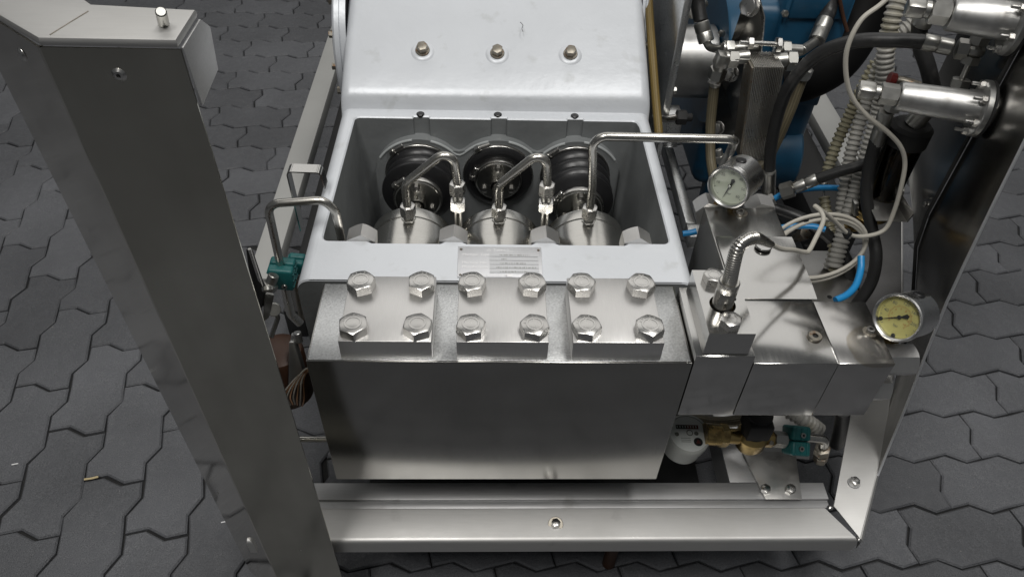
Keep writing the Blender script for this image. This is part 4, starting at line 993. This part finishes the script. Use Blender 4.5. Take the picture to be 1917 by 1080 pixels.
b = B(); b.cyl(Vector((0.4200,0.6900,0.7129)), Vector((0.4882,0.6900,0.7164)), .0125); b.hexa(Vector((0.4240,0.6900,0.7130)), (1, 0, 0), .030, .016, .1, True); part('upper_port', b, 'zinc', hx_)
b = B(); b.cyl(Vector((0.5037,0.6450,0.7124)), Vector((0.5411,0.6450,0.7174)), .0145); b.hexa(Vector((0.5269,0.6450,0.7150)), (1, 0, 0), .034, .018, .2, True); part('lower_port', b, 'zinc', hx_)
b = B(); b.cyl(Vector((0.5233,0.7000,0.7098)), Vector((0.5754,0.7000,0.7075)), .011); b.hexa(Vector((0.5355,0.7000,0.7100)), (1, 0, 0), .028, .016, .2, True); part('upper_port', b, 'zinc', hx_)
b = B(); b.cyl(Vector((0.4394,0.6600,0.7413)), Vector((0.5192,0.6600,0.7387)), .0045); b.hexa(Vector((0.4534,0.6600,0.7405)), (1, 0, 0), .020, .010, .2, True); b.hexa(Vector((0.5064,0.6600,0.7384)), (1, 0, 0), .024, .009, .2, True); part('clamp_rod', b, 'bolt', hx_)

def hose(name, label, pts, r, mat, ends=(), cat='hose', grp=None, n=14, loc=None):
    t = thing(name, label, cat, loc or pts[len(pts) // 2], grp)
    b = B(); b.tube(spline(pts, 8), r, n); part('hose' if cat == 'hose' else 'tube', b, mat, t)
    for kind, p0, p1, rr in ends:
        p0, p1 = Vector(p0), Vector(p1); b = B(); d_ = p1 - p0
        if kind == 'ferrule':
            b.lathe([(0, 0), (rr * .9, 0), (rr, .002), (rr, d_.length * .45), (rr * .93, d_.length * .5), (rr, d_.length * .55), (rr, d_.length - .002), (rr * .85, d_.length), (0, d_.length)], place(p0, d_), 20)
        elif kind == 'tube': b.cyl(p0, p1, rr, None, 16)
        else: b.hexa(p0, d_, rr * 2, d_.length, .2, True)
        part({'ferrule': 'ferrule', 'nut': 'nut', 'tube': 'stub'}[kind], b, 'zinc', t)
    return t
hose('pressure_hose', 'thick black hose arching over the corrugated conduits to the upper fittings', [(0.5329,0.5600,0.5036), (0.5222,0.5700,0.5594), (0.5125,0.5700,0.6304), (0.5067,0.5500,0.7187), (0.5232,0.5200,0.7911), (0.5611,0.4900,0.8313), (0.6112,0.4600,0.8492), (0.6500,0.4400,0.8565)], .0112, 'hose',
     [('ferrule', (0.6413,0.4430,0.8566), (0.6803,0.4280,0.8546), .0125), ('nut', (0.6859,0.4260,0.8549), (0.7009,0.4200,0.8557), .0135), ('ferrule', (0.5258,0.5600,0.5291), (0.5446,0.5600,0.4533), .0130), ('nut', (0.5431,0.5600,0.4587), (0.5488,0.5600,0.4341), .013)])
hose('hydraulic_hose', 'black hose running level from a crimped end above the blue tube', [(0.5679,0.4700,0.5741), (0.6045,0.4600,0.6009), (0.6477,0.4500,0.6306), (0.6819,0.4400,0.6765), (0.6936,0.4400,0.7185), (0.6913,0.4500,0.7503)], .0098, 'hose',
     [('ferrule', (0.5755,0.4680,0.5793), (0.5434,0.4750,0.5530), .0115), ('nut', (0.5427,0.4750,0.5518), (0.5239,0.4800,0.5390), .0135), ('tube', (0.5476,0.4750,0.5555), (0.5357,0.4760,0.5497), .008)])
hose('hydraulic_hose', 'black hose hanging down behind the small lever cylinder, right', [(0.6575,0.5000,0.8621), (0.6725,0.5000,0.8267), (0.6934,0.4800,0.7911), (0.7097,0.4600,0.7546), (0.7198,0.4500,0.7259)], .0125, 'hose', [('ferrule', (0.6651,0.5000,0.8898), (0.6612,0.5000,0.8534), .015)])
hose('hydraulic_hose', 'black hose dropping from the elbow down past the oil cup', [(0.6215,0.4200,0.6952), (0.6237,0.4100,0.6510), (0.6304,0.3900,0.5987), (0.6462,0.3600,0.5524), (0.6560,0.3300,0.5174), (0.6563,0.3100,0.4719), (0.6425,0.3000,0.4209)], .0105, 'hose',
     [('ferrule', (0.6182,0.4200,0.7496), (0.6247,0.4200,0.6869), .0125)])
hose('suction_hose', 'dark hose sagging from the rear block towards the cable coil', [(0.5162,0.5000,0.4914), (0.5570,0.4800,0.4886), (0.6014,0.4500,0.4814), (0.6488,0.4200,0.4483), (0.6716,0.3800,0.4030), (0.6848,0.3400,0.3421)], .0115, 'hose')
hose('elbow_hose', 'black hose with a bent steel end above the grey spigot drum', [(0.3759,0.8000,0.7991), (0.3809,0.7800,0.7613), (0.3889,0.7600,0.7336)], .0140, 'hose',
     [('ferrule', (0.3894,0.7600,0.7314), (0.4035,0.7400,0.7002), .0155)])
hose('steel_elbow', 'bent steel tube joining the elbow hose to the heat exchanger', [(0.4020,0.7400,0.7023), (0.4090,0.7350,0.6940), (0.4176,0.7200,0.6974), (0.4274,0.7000,0.7079)], .0078, 'zinc', (), 'pipe')
hose('coolant_hose', 'pale brown braided hose hanging left of the heat exchanger', [(0.4113,0.6600,0.6595), (0.4161,0.6600,0.6194), (0.4216,0.6500,0.5655), (0.4286,0.6200,0.5101), (0.4265,0.5500,0.4965)], .0098, 'bhose',
     [('nut', (0.4110,0.6550,0.6923), (0.4101,0.6570,0.6713), .0145), ('tube', (0.4085,0.6520,0.7047), (0.4126,0.6600,0.6539), .0108)])
b = B(); q = Vector((0.4078,0.6550,0.6657)); b.cyl(q + Vector((-.013, -.006, .004)), q + Vector((.010, -.006, -.004)), .0042); b.lathe([(.0112, -.004), (.0118, -.004), (.0118, .004), (.0112, .004)], place(q, (0, .3, 1)), 20)
single('hose_clip', b, 'bolt', 'worm drive clip on the pale brown braided hose', 'hose clip', tuple(q))
b = B(); q = Vector((0.4096,0.6450,0.7148)); b.tube(fillet([q + Vector((.02, 0, .0)), q, Vector((0.4115,0.6520,0.6917))], .008), .0115, 14); b.box((-.013, -.013, -.013), (.013, .013, .013), .004, place(q, (.2, 0, 1)))
single('elbow_fitting', b, 'zinc', 'bright elbow fitting above the pale brown hose', 'fitting', tuple(q))
hose('coolant_hose', 'brown braided hose curving down right of the heat exchanger', [(0.5883,0.6800,0.6798), (0.5842,0.6800,0.6457), (0.5768,0.6700,0.5862), (0.5611,0.6600,0.4973), (0.5274,0.6400,0.4573)], .0115, 'bhose',
     [('nut', (0.5856,0.6800,0.6820), (0.5835,0.6800,0.6617), .0145), ('tube', (0.5842,0.6800,0.6996), (0.5849,0.6800,0.6572), .010)])
hose('return_hose', 'dark hose with grey crimp leaving the blue motor top right', [(0.6721,0.8600,0.7592), (0.6687,0.8400,0.7240), (0.6558,0.8200,0.7106)], .0150, 'hose', [('ferrule', (0.6583,0.8200,0.7129), (0.6357,0.7800,0.6868), .0165), ('tube', (0.6357,0.7800,0.6868), (0.5802,0.7100,0.7014), .0095)])
hose('vent_hose', 'yellow braided hose hanging between crankcase and adapter plate', [(0.2966,0.8600,0.7619), (0.2970,0.8000,0.7237), (0.2963,0.7200,0.6862), (0.3002,0.6500,0.6348), (0.3030,0.6000,0.6017), (0.3051,0.5800,0.5828)], .0082, 'yhose')
hose('drain_elbow', 'bent steel drain tube with black nut below the adapter plate', [(0.3108,0.6600,0.5865), (0.3305,0.6800,0.5645), (0.3678,0.7000,0.5576)], .0075, 'pipe', (), 'pipe')
b = B(); q = Vector((0.3635,0.7000,0.5575)); b.hexa(q, (1, 0, 0), .027, .020, .2, True); b.cyl(q, q + Vector((.032, 0, 0)), .0085); single('black_nut', b, 'matt', 'black hexagon nut on the bent drain tube', 'nut', tuple(q))
# fat black duct
dp = [(0.8005,0.9800,0.7677), (0.7933,0.9500,0.7116), (0.7739,0.9100,0.6524), (0.7311,0.8700,0.6015), (0.6751,0.8500,0.5733), (0.6333,0.8600,0.5565)]
hose('air_duct', 'fat black rubber duct curving down behind the blue motor', dp, .052, 'duct', (), 'duct', None, 28)
b = B(); b.tube(spline([(0.6713,0.8400,0.7677), (0.6960,0.8300,0.7180), (0.7116,0.8200,0.6891)], 6), .004, 8); single('brown_cable', b, 'rust', 'thin brown cable hanging in front of the black duct', 'cable', (0.6960,0.8300,0.7180))

# corrugated conduits
def conduit(label, pts, r, mat, grp='grey corrugated conduits'):
    b = B(); b.corrugated(spline(pts, 10), r, .0092, .0027, 14); single('corrugated_conduit', b, mat, label, 'conduit', pts[-1], grp)
conduit('thickest corrugated conduit, coming straight down from the top edge', [(0.6437,0.5600,0.8956), (0.6343,0.5400,0.8517), (0.6387,0.5300,0.8015), (0.6519,0.5200,0.7487), (0.6613,0.5100,0.6928), (0.6590,0.4900,0.6288), (0.6549,0.4700,0.5730), (0.6447,0.4400,0.5226), (0.6348,0.4100,0.4705), (0.6303,0.3900,0.4348)], .0150, 'conduit')
conduit('middle corrugated conduit passing behind the thick one', [(0.7123,0.5800,0.8530), (0.6949,0.5800,0.8213), (0.6698,0.5750,0.7965), (0.6593,0.5650,0.7562), (0.6559,0.5500,0.7004), (0.6471,0.5300,0.6471), (0.6406,0.5000,0.5866), (0.6425,0.4700,0.5236), (0.6447,0.4400,0.4708), (0.6288,0.4000,0.4183)], .0125, 'conduit')
conduit('leftmost yellowed corrugated conduit slanting down to a small spring', [(0.6718,0.6000,0.7376), (0.6593,0.5900,0.6878), (0.6498,0.5800,0.6322), (0.6366,0.5600,0.5864), (0.6287,0.5400,0.5478), (0.6249,0.5300,0.5339)], .0115, 'conduit_old')
conduit('short yellowed corrugated conduit below the blue tube', [(0.6204,0.5000,0.5123), (0.6230,0.4700,0.4912), (0.6284,0.4400,0.4706), (0.6338,0.4100,0.4436), (0.6329,0.3900,0.4210)], .0105, 'conduit_old')
for p_, q_ in (((0.3870,0.9800,0.6686), (0.4192,0.9300,0.6729)), ((0.3776,0.9500,0.6532), (0.4174,0.9300,0.6705))):
    b = B(); b.corrugated([Vector(p_).lerp(Vector(q_), k / 12) for k in range(13)], .0105, .009, .002); single('corrugated_conduit', b, 'conduit', ('upper short conduit end between adapter plate and blue motor' if p_[2] > .66 else 'lower short conduit end between adapter plate and blue motor'), 'conduit', q_, 'conduit ends behind the adapter plate')
b = B(); b.cyl((0.6202,0.5200,0.5325), (0.6203,0.5000,0.5097), .0022); b.cyl((0.6206,0.5200,0.5312), (0.6207,0.5180,0.5289), .0075); single('link_pin', b, 'bolt', 'thin steel pin joining the two yellowed conduits', 'pin', (0.6209,0.5100,0.5173))

# sensor cable: the S-shaped drop and the coil
sc = thing('sensor_cable', 'thin pale grey cable falling in an S and coiled beside the rear block', 'cable', (0.5438,0.3000,0.5435))
b = B(); b.tube(spline([(0.5617,0.4200,0.9527), (0.5371,0.4100,0.9275), (0.5115,0.4000,0.9080), (0.5012,0.3900,0.8747), (0.5080,0.3850,0.8395), (0.5282,0.3800,0.8003), (0.5619,0.3750,0.7688), (0.6038,0.3700,0.7421), (0.6315,0.3650,0.7192), (0.6473,0.3600,0.6924), (0.6523,0.3500,0.6577), (0.6549,0.3400,0.6103), (0.6475,0.3300,0.5781), (0.6185,0.3250,0.5678), (0.5849,0.3200,0.5752), (0.5438,0.3100,0.6120), (0.5064,0.2900,0.6477), (0.4855,0.2800,0.6661)], 8), .0036, 10); part('run', b, 'cable', sc)
for k, (dx, dz, sc_) in enumerate(((0, 0, 1), (.004, .006, .95), (-.003, .010, 1.03))):
    c_ = Vector((0.5470,0.3300,0.5285)) + Vector((dx, 0, dz)); pts = []
    for j in range(41):
        a = 2 * PI * j / 40 + .2; pts.append(c_ + Vector((math.cos(a) * .082 * sc_, math.sin(a) * .048 * sc_ * .5, math.sin(a) * .050 * sc_)) + Vector((.012 * math.sin(a), 0, 0)))
    b = B(); b.tube(pts, .0034, 10, False); part('loop', b, 'cable', sc)
for q in ((0.5796,0.3180,0.5781), (0.5191,0.3550,0.5764)):
    b = B(); b.box((-.003, -.007, -.007), (.003, .007, .007), .001, place(q, (.3, 0, 1))); part('tape_band', b, 'tape', sc)

# blue air tubes
hose('air_tube', 'blue air tube running level behind the conduits', [(0.5243,0.5000,0.5070), (0.5427,0.5000,0.5213), (0.5803,0.5000,0.5320), (0.6302,0.5000,0.5352), (0.6789,0.4900,0.5374)], .0056, 'bluetube', [('nut', (0.5260,0.5000,0.5083), (0.5137,0.5000,0.5004), .011), ('tube', (0.7278,0.4700,0.5535), (0.7427,0.4650,0.5563), .009)], 'tube', 'blue air tubes')
hose('air_tube', 'blue air tube curving up from behind the end block', [(0.5471,0.2200,0.5205), (0.5682,0.2300,0.5229), (0.5893,0.2500,0.5254), (0.6055,0.2800,0.5323), (0.6091,0.3000,0.5443)], .0058, 'bluetube', (), 'tube', 'blue air tubes')
hose('air_tube', 'short blue air tube inside the cable coil', [(0.5111,0.4200,0.5018), (0.5343,0.4200,0.5073), (0.5680,0.4100,0.5162), (0.5889,0.4000,0.5174)], .0056, 'bluetube', (), 'tube', 'blue air tubes')
hose('air_tube', 'stub of blue air tube between crankcase rim and rear block', [(0.3396,0.4200,0.4866), (0.3529,0.4200,0.4894), (0.3639,0.4200,0.4934)], .0056, 'bluetube', (), 'tube', 'blue air tubes')

# air cylinders with their flanges
def air_cylinder(p0, p1, r0, r1, label, flange):
    p0, p1 = Vector(p0), Vector(p1); d_ = (p1 - p0).normalized(); L = (p1 - p0).length
    t = thing('air_cylinder', label, 'cylinder', tuple(p0), 'silver air cylinders')
    b = B(); b.lathe([(0, 0), (r0 * .92, 0), (r0, .003), (r1, L), (0, L)], place(p0, d_), 40); part('barrel', b, 'alu', t)
    b = B(); b.hexa(p0 - d_ * .026, d_, r0 * 1.30, .026, .2, True); b.cyl(p0 - d_ * .034, p0 - d_ * .026, r0 * .5); part('port_nut', b, 'zinc', t)
    q = p0 - d_ * .046; b = B(); b.box((-.011, -.011, -.012), (.011, .011, .014), .004, place(q, d_)); part('port_elbow', b, 'zinc', t)
    if flange:
        b = B(); b.lathe([(0, 0), (r1 * 1.62, 0), (r1 * 1.68, .001), (r1 * 1.68, .008), (r1 * 1.62, .009), (0, .009)], place(p1, d_), 48); fo = part('flange', b, 'alu', t)
        b = B(); b.cyl(p1 + d_ * .009, p1 + d_ * .013, r1 * 1.70, None, 40); part('flange_gasket', b, 'matt', t)
        mt_ = place(p1, d_)
        for k in range(6):
            a = k * PI / 3 + .4; q = mt_ @ Vector((r1 * 1.38 * math.cos(a), r1 * 1.38 * math.sin(a), 0))
            b = B(); b.hexa(q - d_ * .007, d_, .0105, .007, .1); b.cyl(q - d_ * .018, q - d_ * .006, .0027, None, 10); part('stud_nut', b, 'bolt', fo)
        b = B(); b.cyl(p1 + d_ * .013, p1 + d_ * .16, r1 * 1.05, None, 36); part('lower_barrel', b, 'sheet', t)
    return t
air_cylinder(tuple(Vector((.712, .337, .805)) + PN * .122), tuple(Vector((.712, .337, .805)) + PN * .012), .0215, .0245, 'silver air cylinder bolted to the side panel by a round flange', True)
air_cylinder(tuple(Vector((.724, .374, .921)) + PN * .094), tuple(Vector((.724, .374, .921)) + PN * .012), .0250, .0275, 'silver air cylinder cut by the upper right corner', True)
hose('elbow_outlet', 'steel outlet below the elbow of the flanged air cylinder', [(0.6274,0.4200,0.7786), (0.6259,0.4200,0.7652), (0.6239,0.4200,0.7526)], .0085, 'zinc', [('nut', (0.6253,0.4200,0.7710), (0.6252,0.4200,0.7517), .0120)], 'fitting')
# chain of fittings between both cylinders
ch = thing('fitting_chain', 'chain of steel fittings linking the two air cylinders', 'fitting', (0.7078,0.4200,0.8550))
A_, Bq = Vector((0.7125,0.4250,0.9004)), Vector((0.7043,0.4050,0.7981)); dv = (Bq - A_).normalized(); Lc = (Bq - A_).length
b = B(); b.cyl(A_, Bq, .0045); part('tube', b, 'zinc', ch)
for f0, f1, rr in ((.20, .34, .0125), (.50, .62, .0120), (.84, .97, .0125)):
    b = B(); b.hexa(A_ + dv * Lc * f0, dv, rr * 2, Lc * (f1 - f0), .2, True); part('nut', b, 'zinc', ch)
b = B(); b.lathe([(0, 0), (.010, 0), (.0145, .006), (.0145, Lc * .12), (.010, Lc * .16), (0, Lc * .16)], place(A_ + dv * Lc * .34, dv), 20); part('tee', b, 'zinc', ch)
b = B(); b.tube(spline([(0.6311,0.4600,0.7821), (0.6462,0.4550,0.7833), (0.6664,0.4400,0.7828)], 6), .007, 12); b2 = single('copper_stub', b, 'oldsteel', 'stubby tarnished pipe above the elbow of the flanged cylinder', 'pipe', (0.6444,0.4550,0.7833))
b = B(); b.cyl((0.6243,0.4620,0.7837), (0.6346,0.4600,0.7822), .010); single('red_ring', b, 'red', 'dull red ring seal beside the thick conduit', 'seal', (0.6269,0.4600,0.7839))
# oil cup
oc = thing('oil_cup', 'sight glass oil cup with brown oil in front of the side panel', 'oil cup', (0.6895,0.4200,0.5371))
ct, cbm = Vector((0.6537,0.4200,0.7264)), Vector((0.6886,0.4200,0.5396)); cx_, cy_ = (ct.x + cbm.x) / 2, .42
zt, zb = ct.z, cbm.z; H_ = zt - zb
b = B(); b.lathe([(0, zb), (.031, zb), (.032, zb + .003), (.032, zb + .010), (.029, zb + .012), (0, zb + .017)], Matrix.Translation((cx_, cy_, 0)), 36); part('base_ring', b, 'brass', oc)
b = B(); b.lathe([(0, zb + .018), (.0265, zb + .018), (.0275, zb + H_ * .55), (0, zb + H_ * .55)], Matrix.Translation((cx_, cy_, 0)), 32); part('oil', b, 'oil', oc)
b = B(); b.lathe([(.0305, zb + .017), (.0305, zb + H_ * .82), (.0285, zb + H_ * .82), (.0285, zb + .017), (.0305, zb + .017)], Matrix.Translation((cx_, cy_, 0)), 36); part('glass', b, 'glassoil', oc)
b = B(); b.lathe([(0, zb + H_ * .82), (.034, zb + H_ * .82), (.034, zb + H_ * .97), (.028, zt), (0, zt)], Matrix.Translation((cx_, cy_, 0)), 36); part('cap', b, 'matt', oc)
b = B(); b.cyl((cx_, cy_, zt), (cx_ + .012, cy_ - .004, zt + .045), .016, .014); part('neck', b, 'zinc', oc)
b = B(); q = Vector((0.6410,0.4200,0.5138)); b.cyl(q, q + Vector((.045, .0, .003)), .009); b.hexa(q, (1, 0, .05), .024, .014, .2, True); b.cyl(q + Vector((-.008, 0, 0)), q, .011); single('brass_fitting', b, 'brass', 'brass hose fitting at the foot of the oil cup', 'fitting', tuple(q))
b = B(); q = Vector((0.6354,0.4100,0.5470)); b.box((-.004, -.008, 0), (.004, .008, .03), .001, place(q, (-.3, 0, 1))); b.cyl(q, q + Vector((.02, 0, -.008)), .003); single('latch_tab', b, 'zinc', 'small bright latch tab beside the brass fitting', 'latch', tuple(q))
# base plate below the coil
bp_ = thing('base_plate', 'grey drilled base plate below the cable coil', 'plate', (.58, .35, .40))
b = B(); b.box((.46, .20, .405), (.67, .46, .413), .001); part('plate', b, 'sheet', bp_)
for q in ((0.6096,0.4738,0.4132), (0.6098,0.3327,0.4132), (0.5885,0.5120,0.4132)):
    b = B(); b.cyl(Vector(q), Vector(q) + Vector((0, 0, .0008)), .0045, None, 16); part('bolt_hole', b, 'matt', bp_)
b = B(); q = Vector((0.6008,0.4946,0.4200)); b.hexa(q, (.2, -.5, .8), .022, .018, .2, True); b.cyl(q - Vector((.2, -.5, .8)) * .02, q, .009); part('fitting', b, 'oldsteel', bp_)

# ------------------------------------------------------------------ left flank behind the post
sb = thing('strap_bracket', 'bent steel strap bracket beside the left rim', 'bracket', (-0.3369,0.3600,0.5508))
a_, c_ = Vector((-0.3308,0.3500,0.6726)), Vector((-0.2812,0.3500,0.6713)); lg = Vector((-0.3293,0.3500,0.5535))
b = B(); w = Vector((0, .010, 0)); 
for (p0, p1) in ((a_, c_), (a_, lg), (c_, c_ + Vector((.002, 0, -.030)))):
    pass
def strap(path, wv, t_):
    b = B(); P2 = fillet(path, .006, 5); n_ = len(P2); V = []
    for p in P2: V += [p - wv, p + wv]
    for i in range(n_ - 1): b.quad([V[2 * i], V[2 * i + 1], V[2 * i + 3], V[2 * i + 2]], t_)
    bmesh.ops.remove_doubles(b.bm, verts=b.bm.verts, dist=1e-5)
    for f in b.bm.faces: f.smooth = True
    return b
part('strap', strap([lg, a_ + Vector((.0, 0, 0)), c_, c_ + Vector((.003, 0, -.03))], Vector((0, .0105, 0)), .0022), 'manifold', sb)
for f_ in (.35, .62, .88):
    q = a_.lerp(lg, f_); b = B(); b.cyl(q + Vector((-.0030, -.002, 0)), q + Vector((-.0022, -.002, 0)), .0026, None, 12); part('strap_hole', b, 'inkwhite', sb)
teal_clamp('a', (-0.3492,0.2620,0.5297), (.020, .018, .022), (.12, 0, 1), 'teal plastic clamp gripping the looping pipe behind the post', (((.006, -.0185, -.010), (0, -1, 0)),))
teal_clamp('b', (-0.3356,0.3000,0.5156), (.014, .014, .014), (.12, 0, 1), 'small teal clamp half hidden beside the white rim', ())
single('stand_pipe', B().tube(fillet([(-0.3509,0.2620,0.5017), (-0.3527,0.2620,0.4335), (-0.3413,0.2620,0.4106)], .012), .0075, 14), 'pipe', 'steel pipe leaving the teal clamp downwards', 'pipe', (-0.3529,0.2620,0.4573))
single('stand_pipe', B().tube(fillet([(-0.3385,0.2850,0.4978), (-0.3411,0.2850,0.4466), (-0.3439,0.2850,0.3979)], .012), .006, 12), 'oldsteel', 'thin tarnished pipe close to the crankcase flank', 'pipe', (-0.3429,0.2850,0.4466))
b = B(); b.cyl((-0.3529,0.2350,0.5522), (-0.3668,0.2250,0.5264), .0085); b.hexa((-0.3594,0.2300,0.5394), Vector((-0.3668,0.2250,0.5264)) - Vector((-0.3529,0.2350,0.5522)), .022, .012, .1, True); single('side_union', b, 'zinc', 'pale union nut in front of the teal clamp', 'fitting', (-0.3594,0.2300,0.5394))
sw = thing('toggle_latch', 'black handled steel toggle latch peeping out behind the post', 'latch', (-0.3237,0.1000,0.6580))
b = B(); b.quad([(-0.3215,0.1000,0.7330), (-0.3173,0.1000,0.7276), (-0.3106,0.0900,0.6632), (-0.3205,0.0900,0.6353), (-0.3337,0.1000,0.6373)], .006, .001); part('grip', b, 'matt', sw)
b = B(); b.tube([(-0.3195,0.0950,0.7339), (-0.3146,0.0880,0.6651)], .0022, 8); part('edge_rail', b, 'bolt', sw)
b = B(); b.quad([(-0.3148,0.0900,0.6631), (-0.3068,0.1000,0.6500), (-0.3186,0.0900,0.6162), (-0.3295,0.0900,0.6053)], .005, .001); b.cyl((-0.3067,0.0850,0.6772), (-0.3057,0.0800,0.6733), .007); part('bracket', b, 'zinc', sw)
b = B(); b.cyl((-0.3169,0.1100,0.6090), (-0.3118,0.0980,0.6185), .0095); b.tube(fillet([(-0.3195,0.1000,0.6109), (-0.3081,0.1000,0.6056), (-0.3230,0.0900,0.5718)], .006), .0035, 10); part('hasp', b, 'zinc', sw)
b = B(); b.lathe([(0, 0), (.034, 0), (.037, .004), (.037, .10), (.034, .106), (.020, .112), (0, .112)], Matrix.Translation(Vector((-0.3358,0.1300,0.3882))), 32); single('brown_canister', b, 'rust', 'rust brown canister low between post and valve block', 'canister', (-0.3358,0.1300,0.3882))
b = B(); b.quad([(-0.3067,0.1200,0.5354), (-0.2989,0.1200,0.5355), (-0.2894,0.1000,0.4813), (-0.2971,0.1000,0.4591), (-0.3174,0.1000,0.4590)], .012, .002); b.tube(spline([(-0.3008,0.1200,0.5426), (-0.3110,0.1100,0.5006), (-0.3174,0.1000,0.4590)], 6), .005, 10); b.cyl((-0.2968,0.1200,0.5473), (-0.2955,0.1150,0.5316), .006); single('spray_nozzle', b, 'alu', 'cast silver nozzle holder close to the block corner', 'nozzle', (-0.3083,0.1100,0.4752))
wr = thing('wire_bundle', 'loose bundle of thin copper and grey wires hanging beside the block', 'wires', (-0.3069,0.0800,0.4744))
for k in range(8):
    e_ = (k - 3.5) * .0035
    b = B(); b.tube(spline([Vector((-0.2674,0.0850,0.5090)) + Vector((0, 0, -.001 * k)), Vector((-0.2823,0.0820,0.5052)) + Vector((e_ * .3, 0, .002 * (k % 3))), Vector((-0.2999,0.0780,0.4848)) + Vector((e_ * .9, 0, e_ * .5)), Vector((-0.3113,0.0720,0.4586)) + Vector((e_ * 1.4, 0, -abs(e_) * .6)), Vector((-0.3137,0.0720,0.4316)) + Vector((e_ * 1.0, .004, -abs(e_) * .4))], 8), .0012, 6); part('wire', b, 'copper' if k % 2 else 'cable', wr)
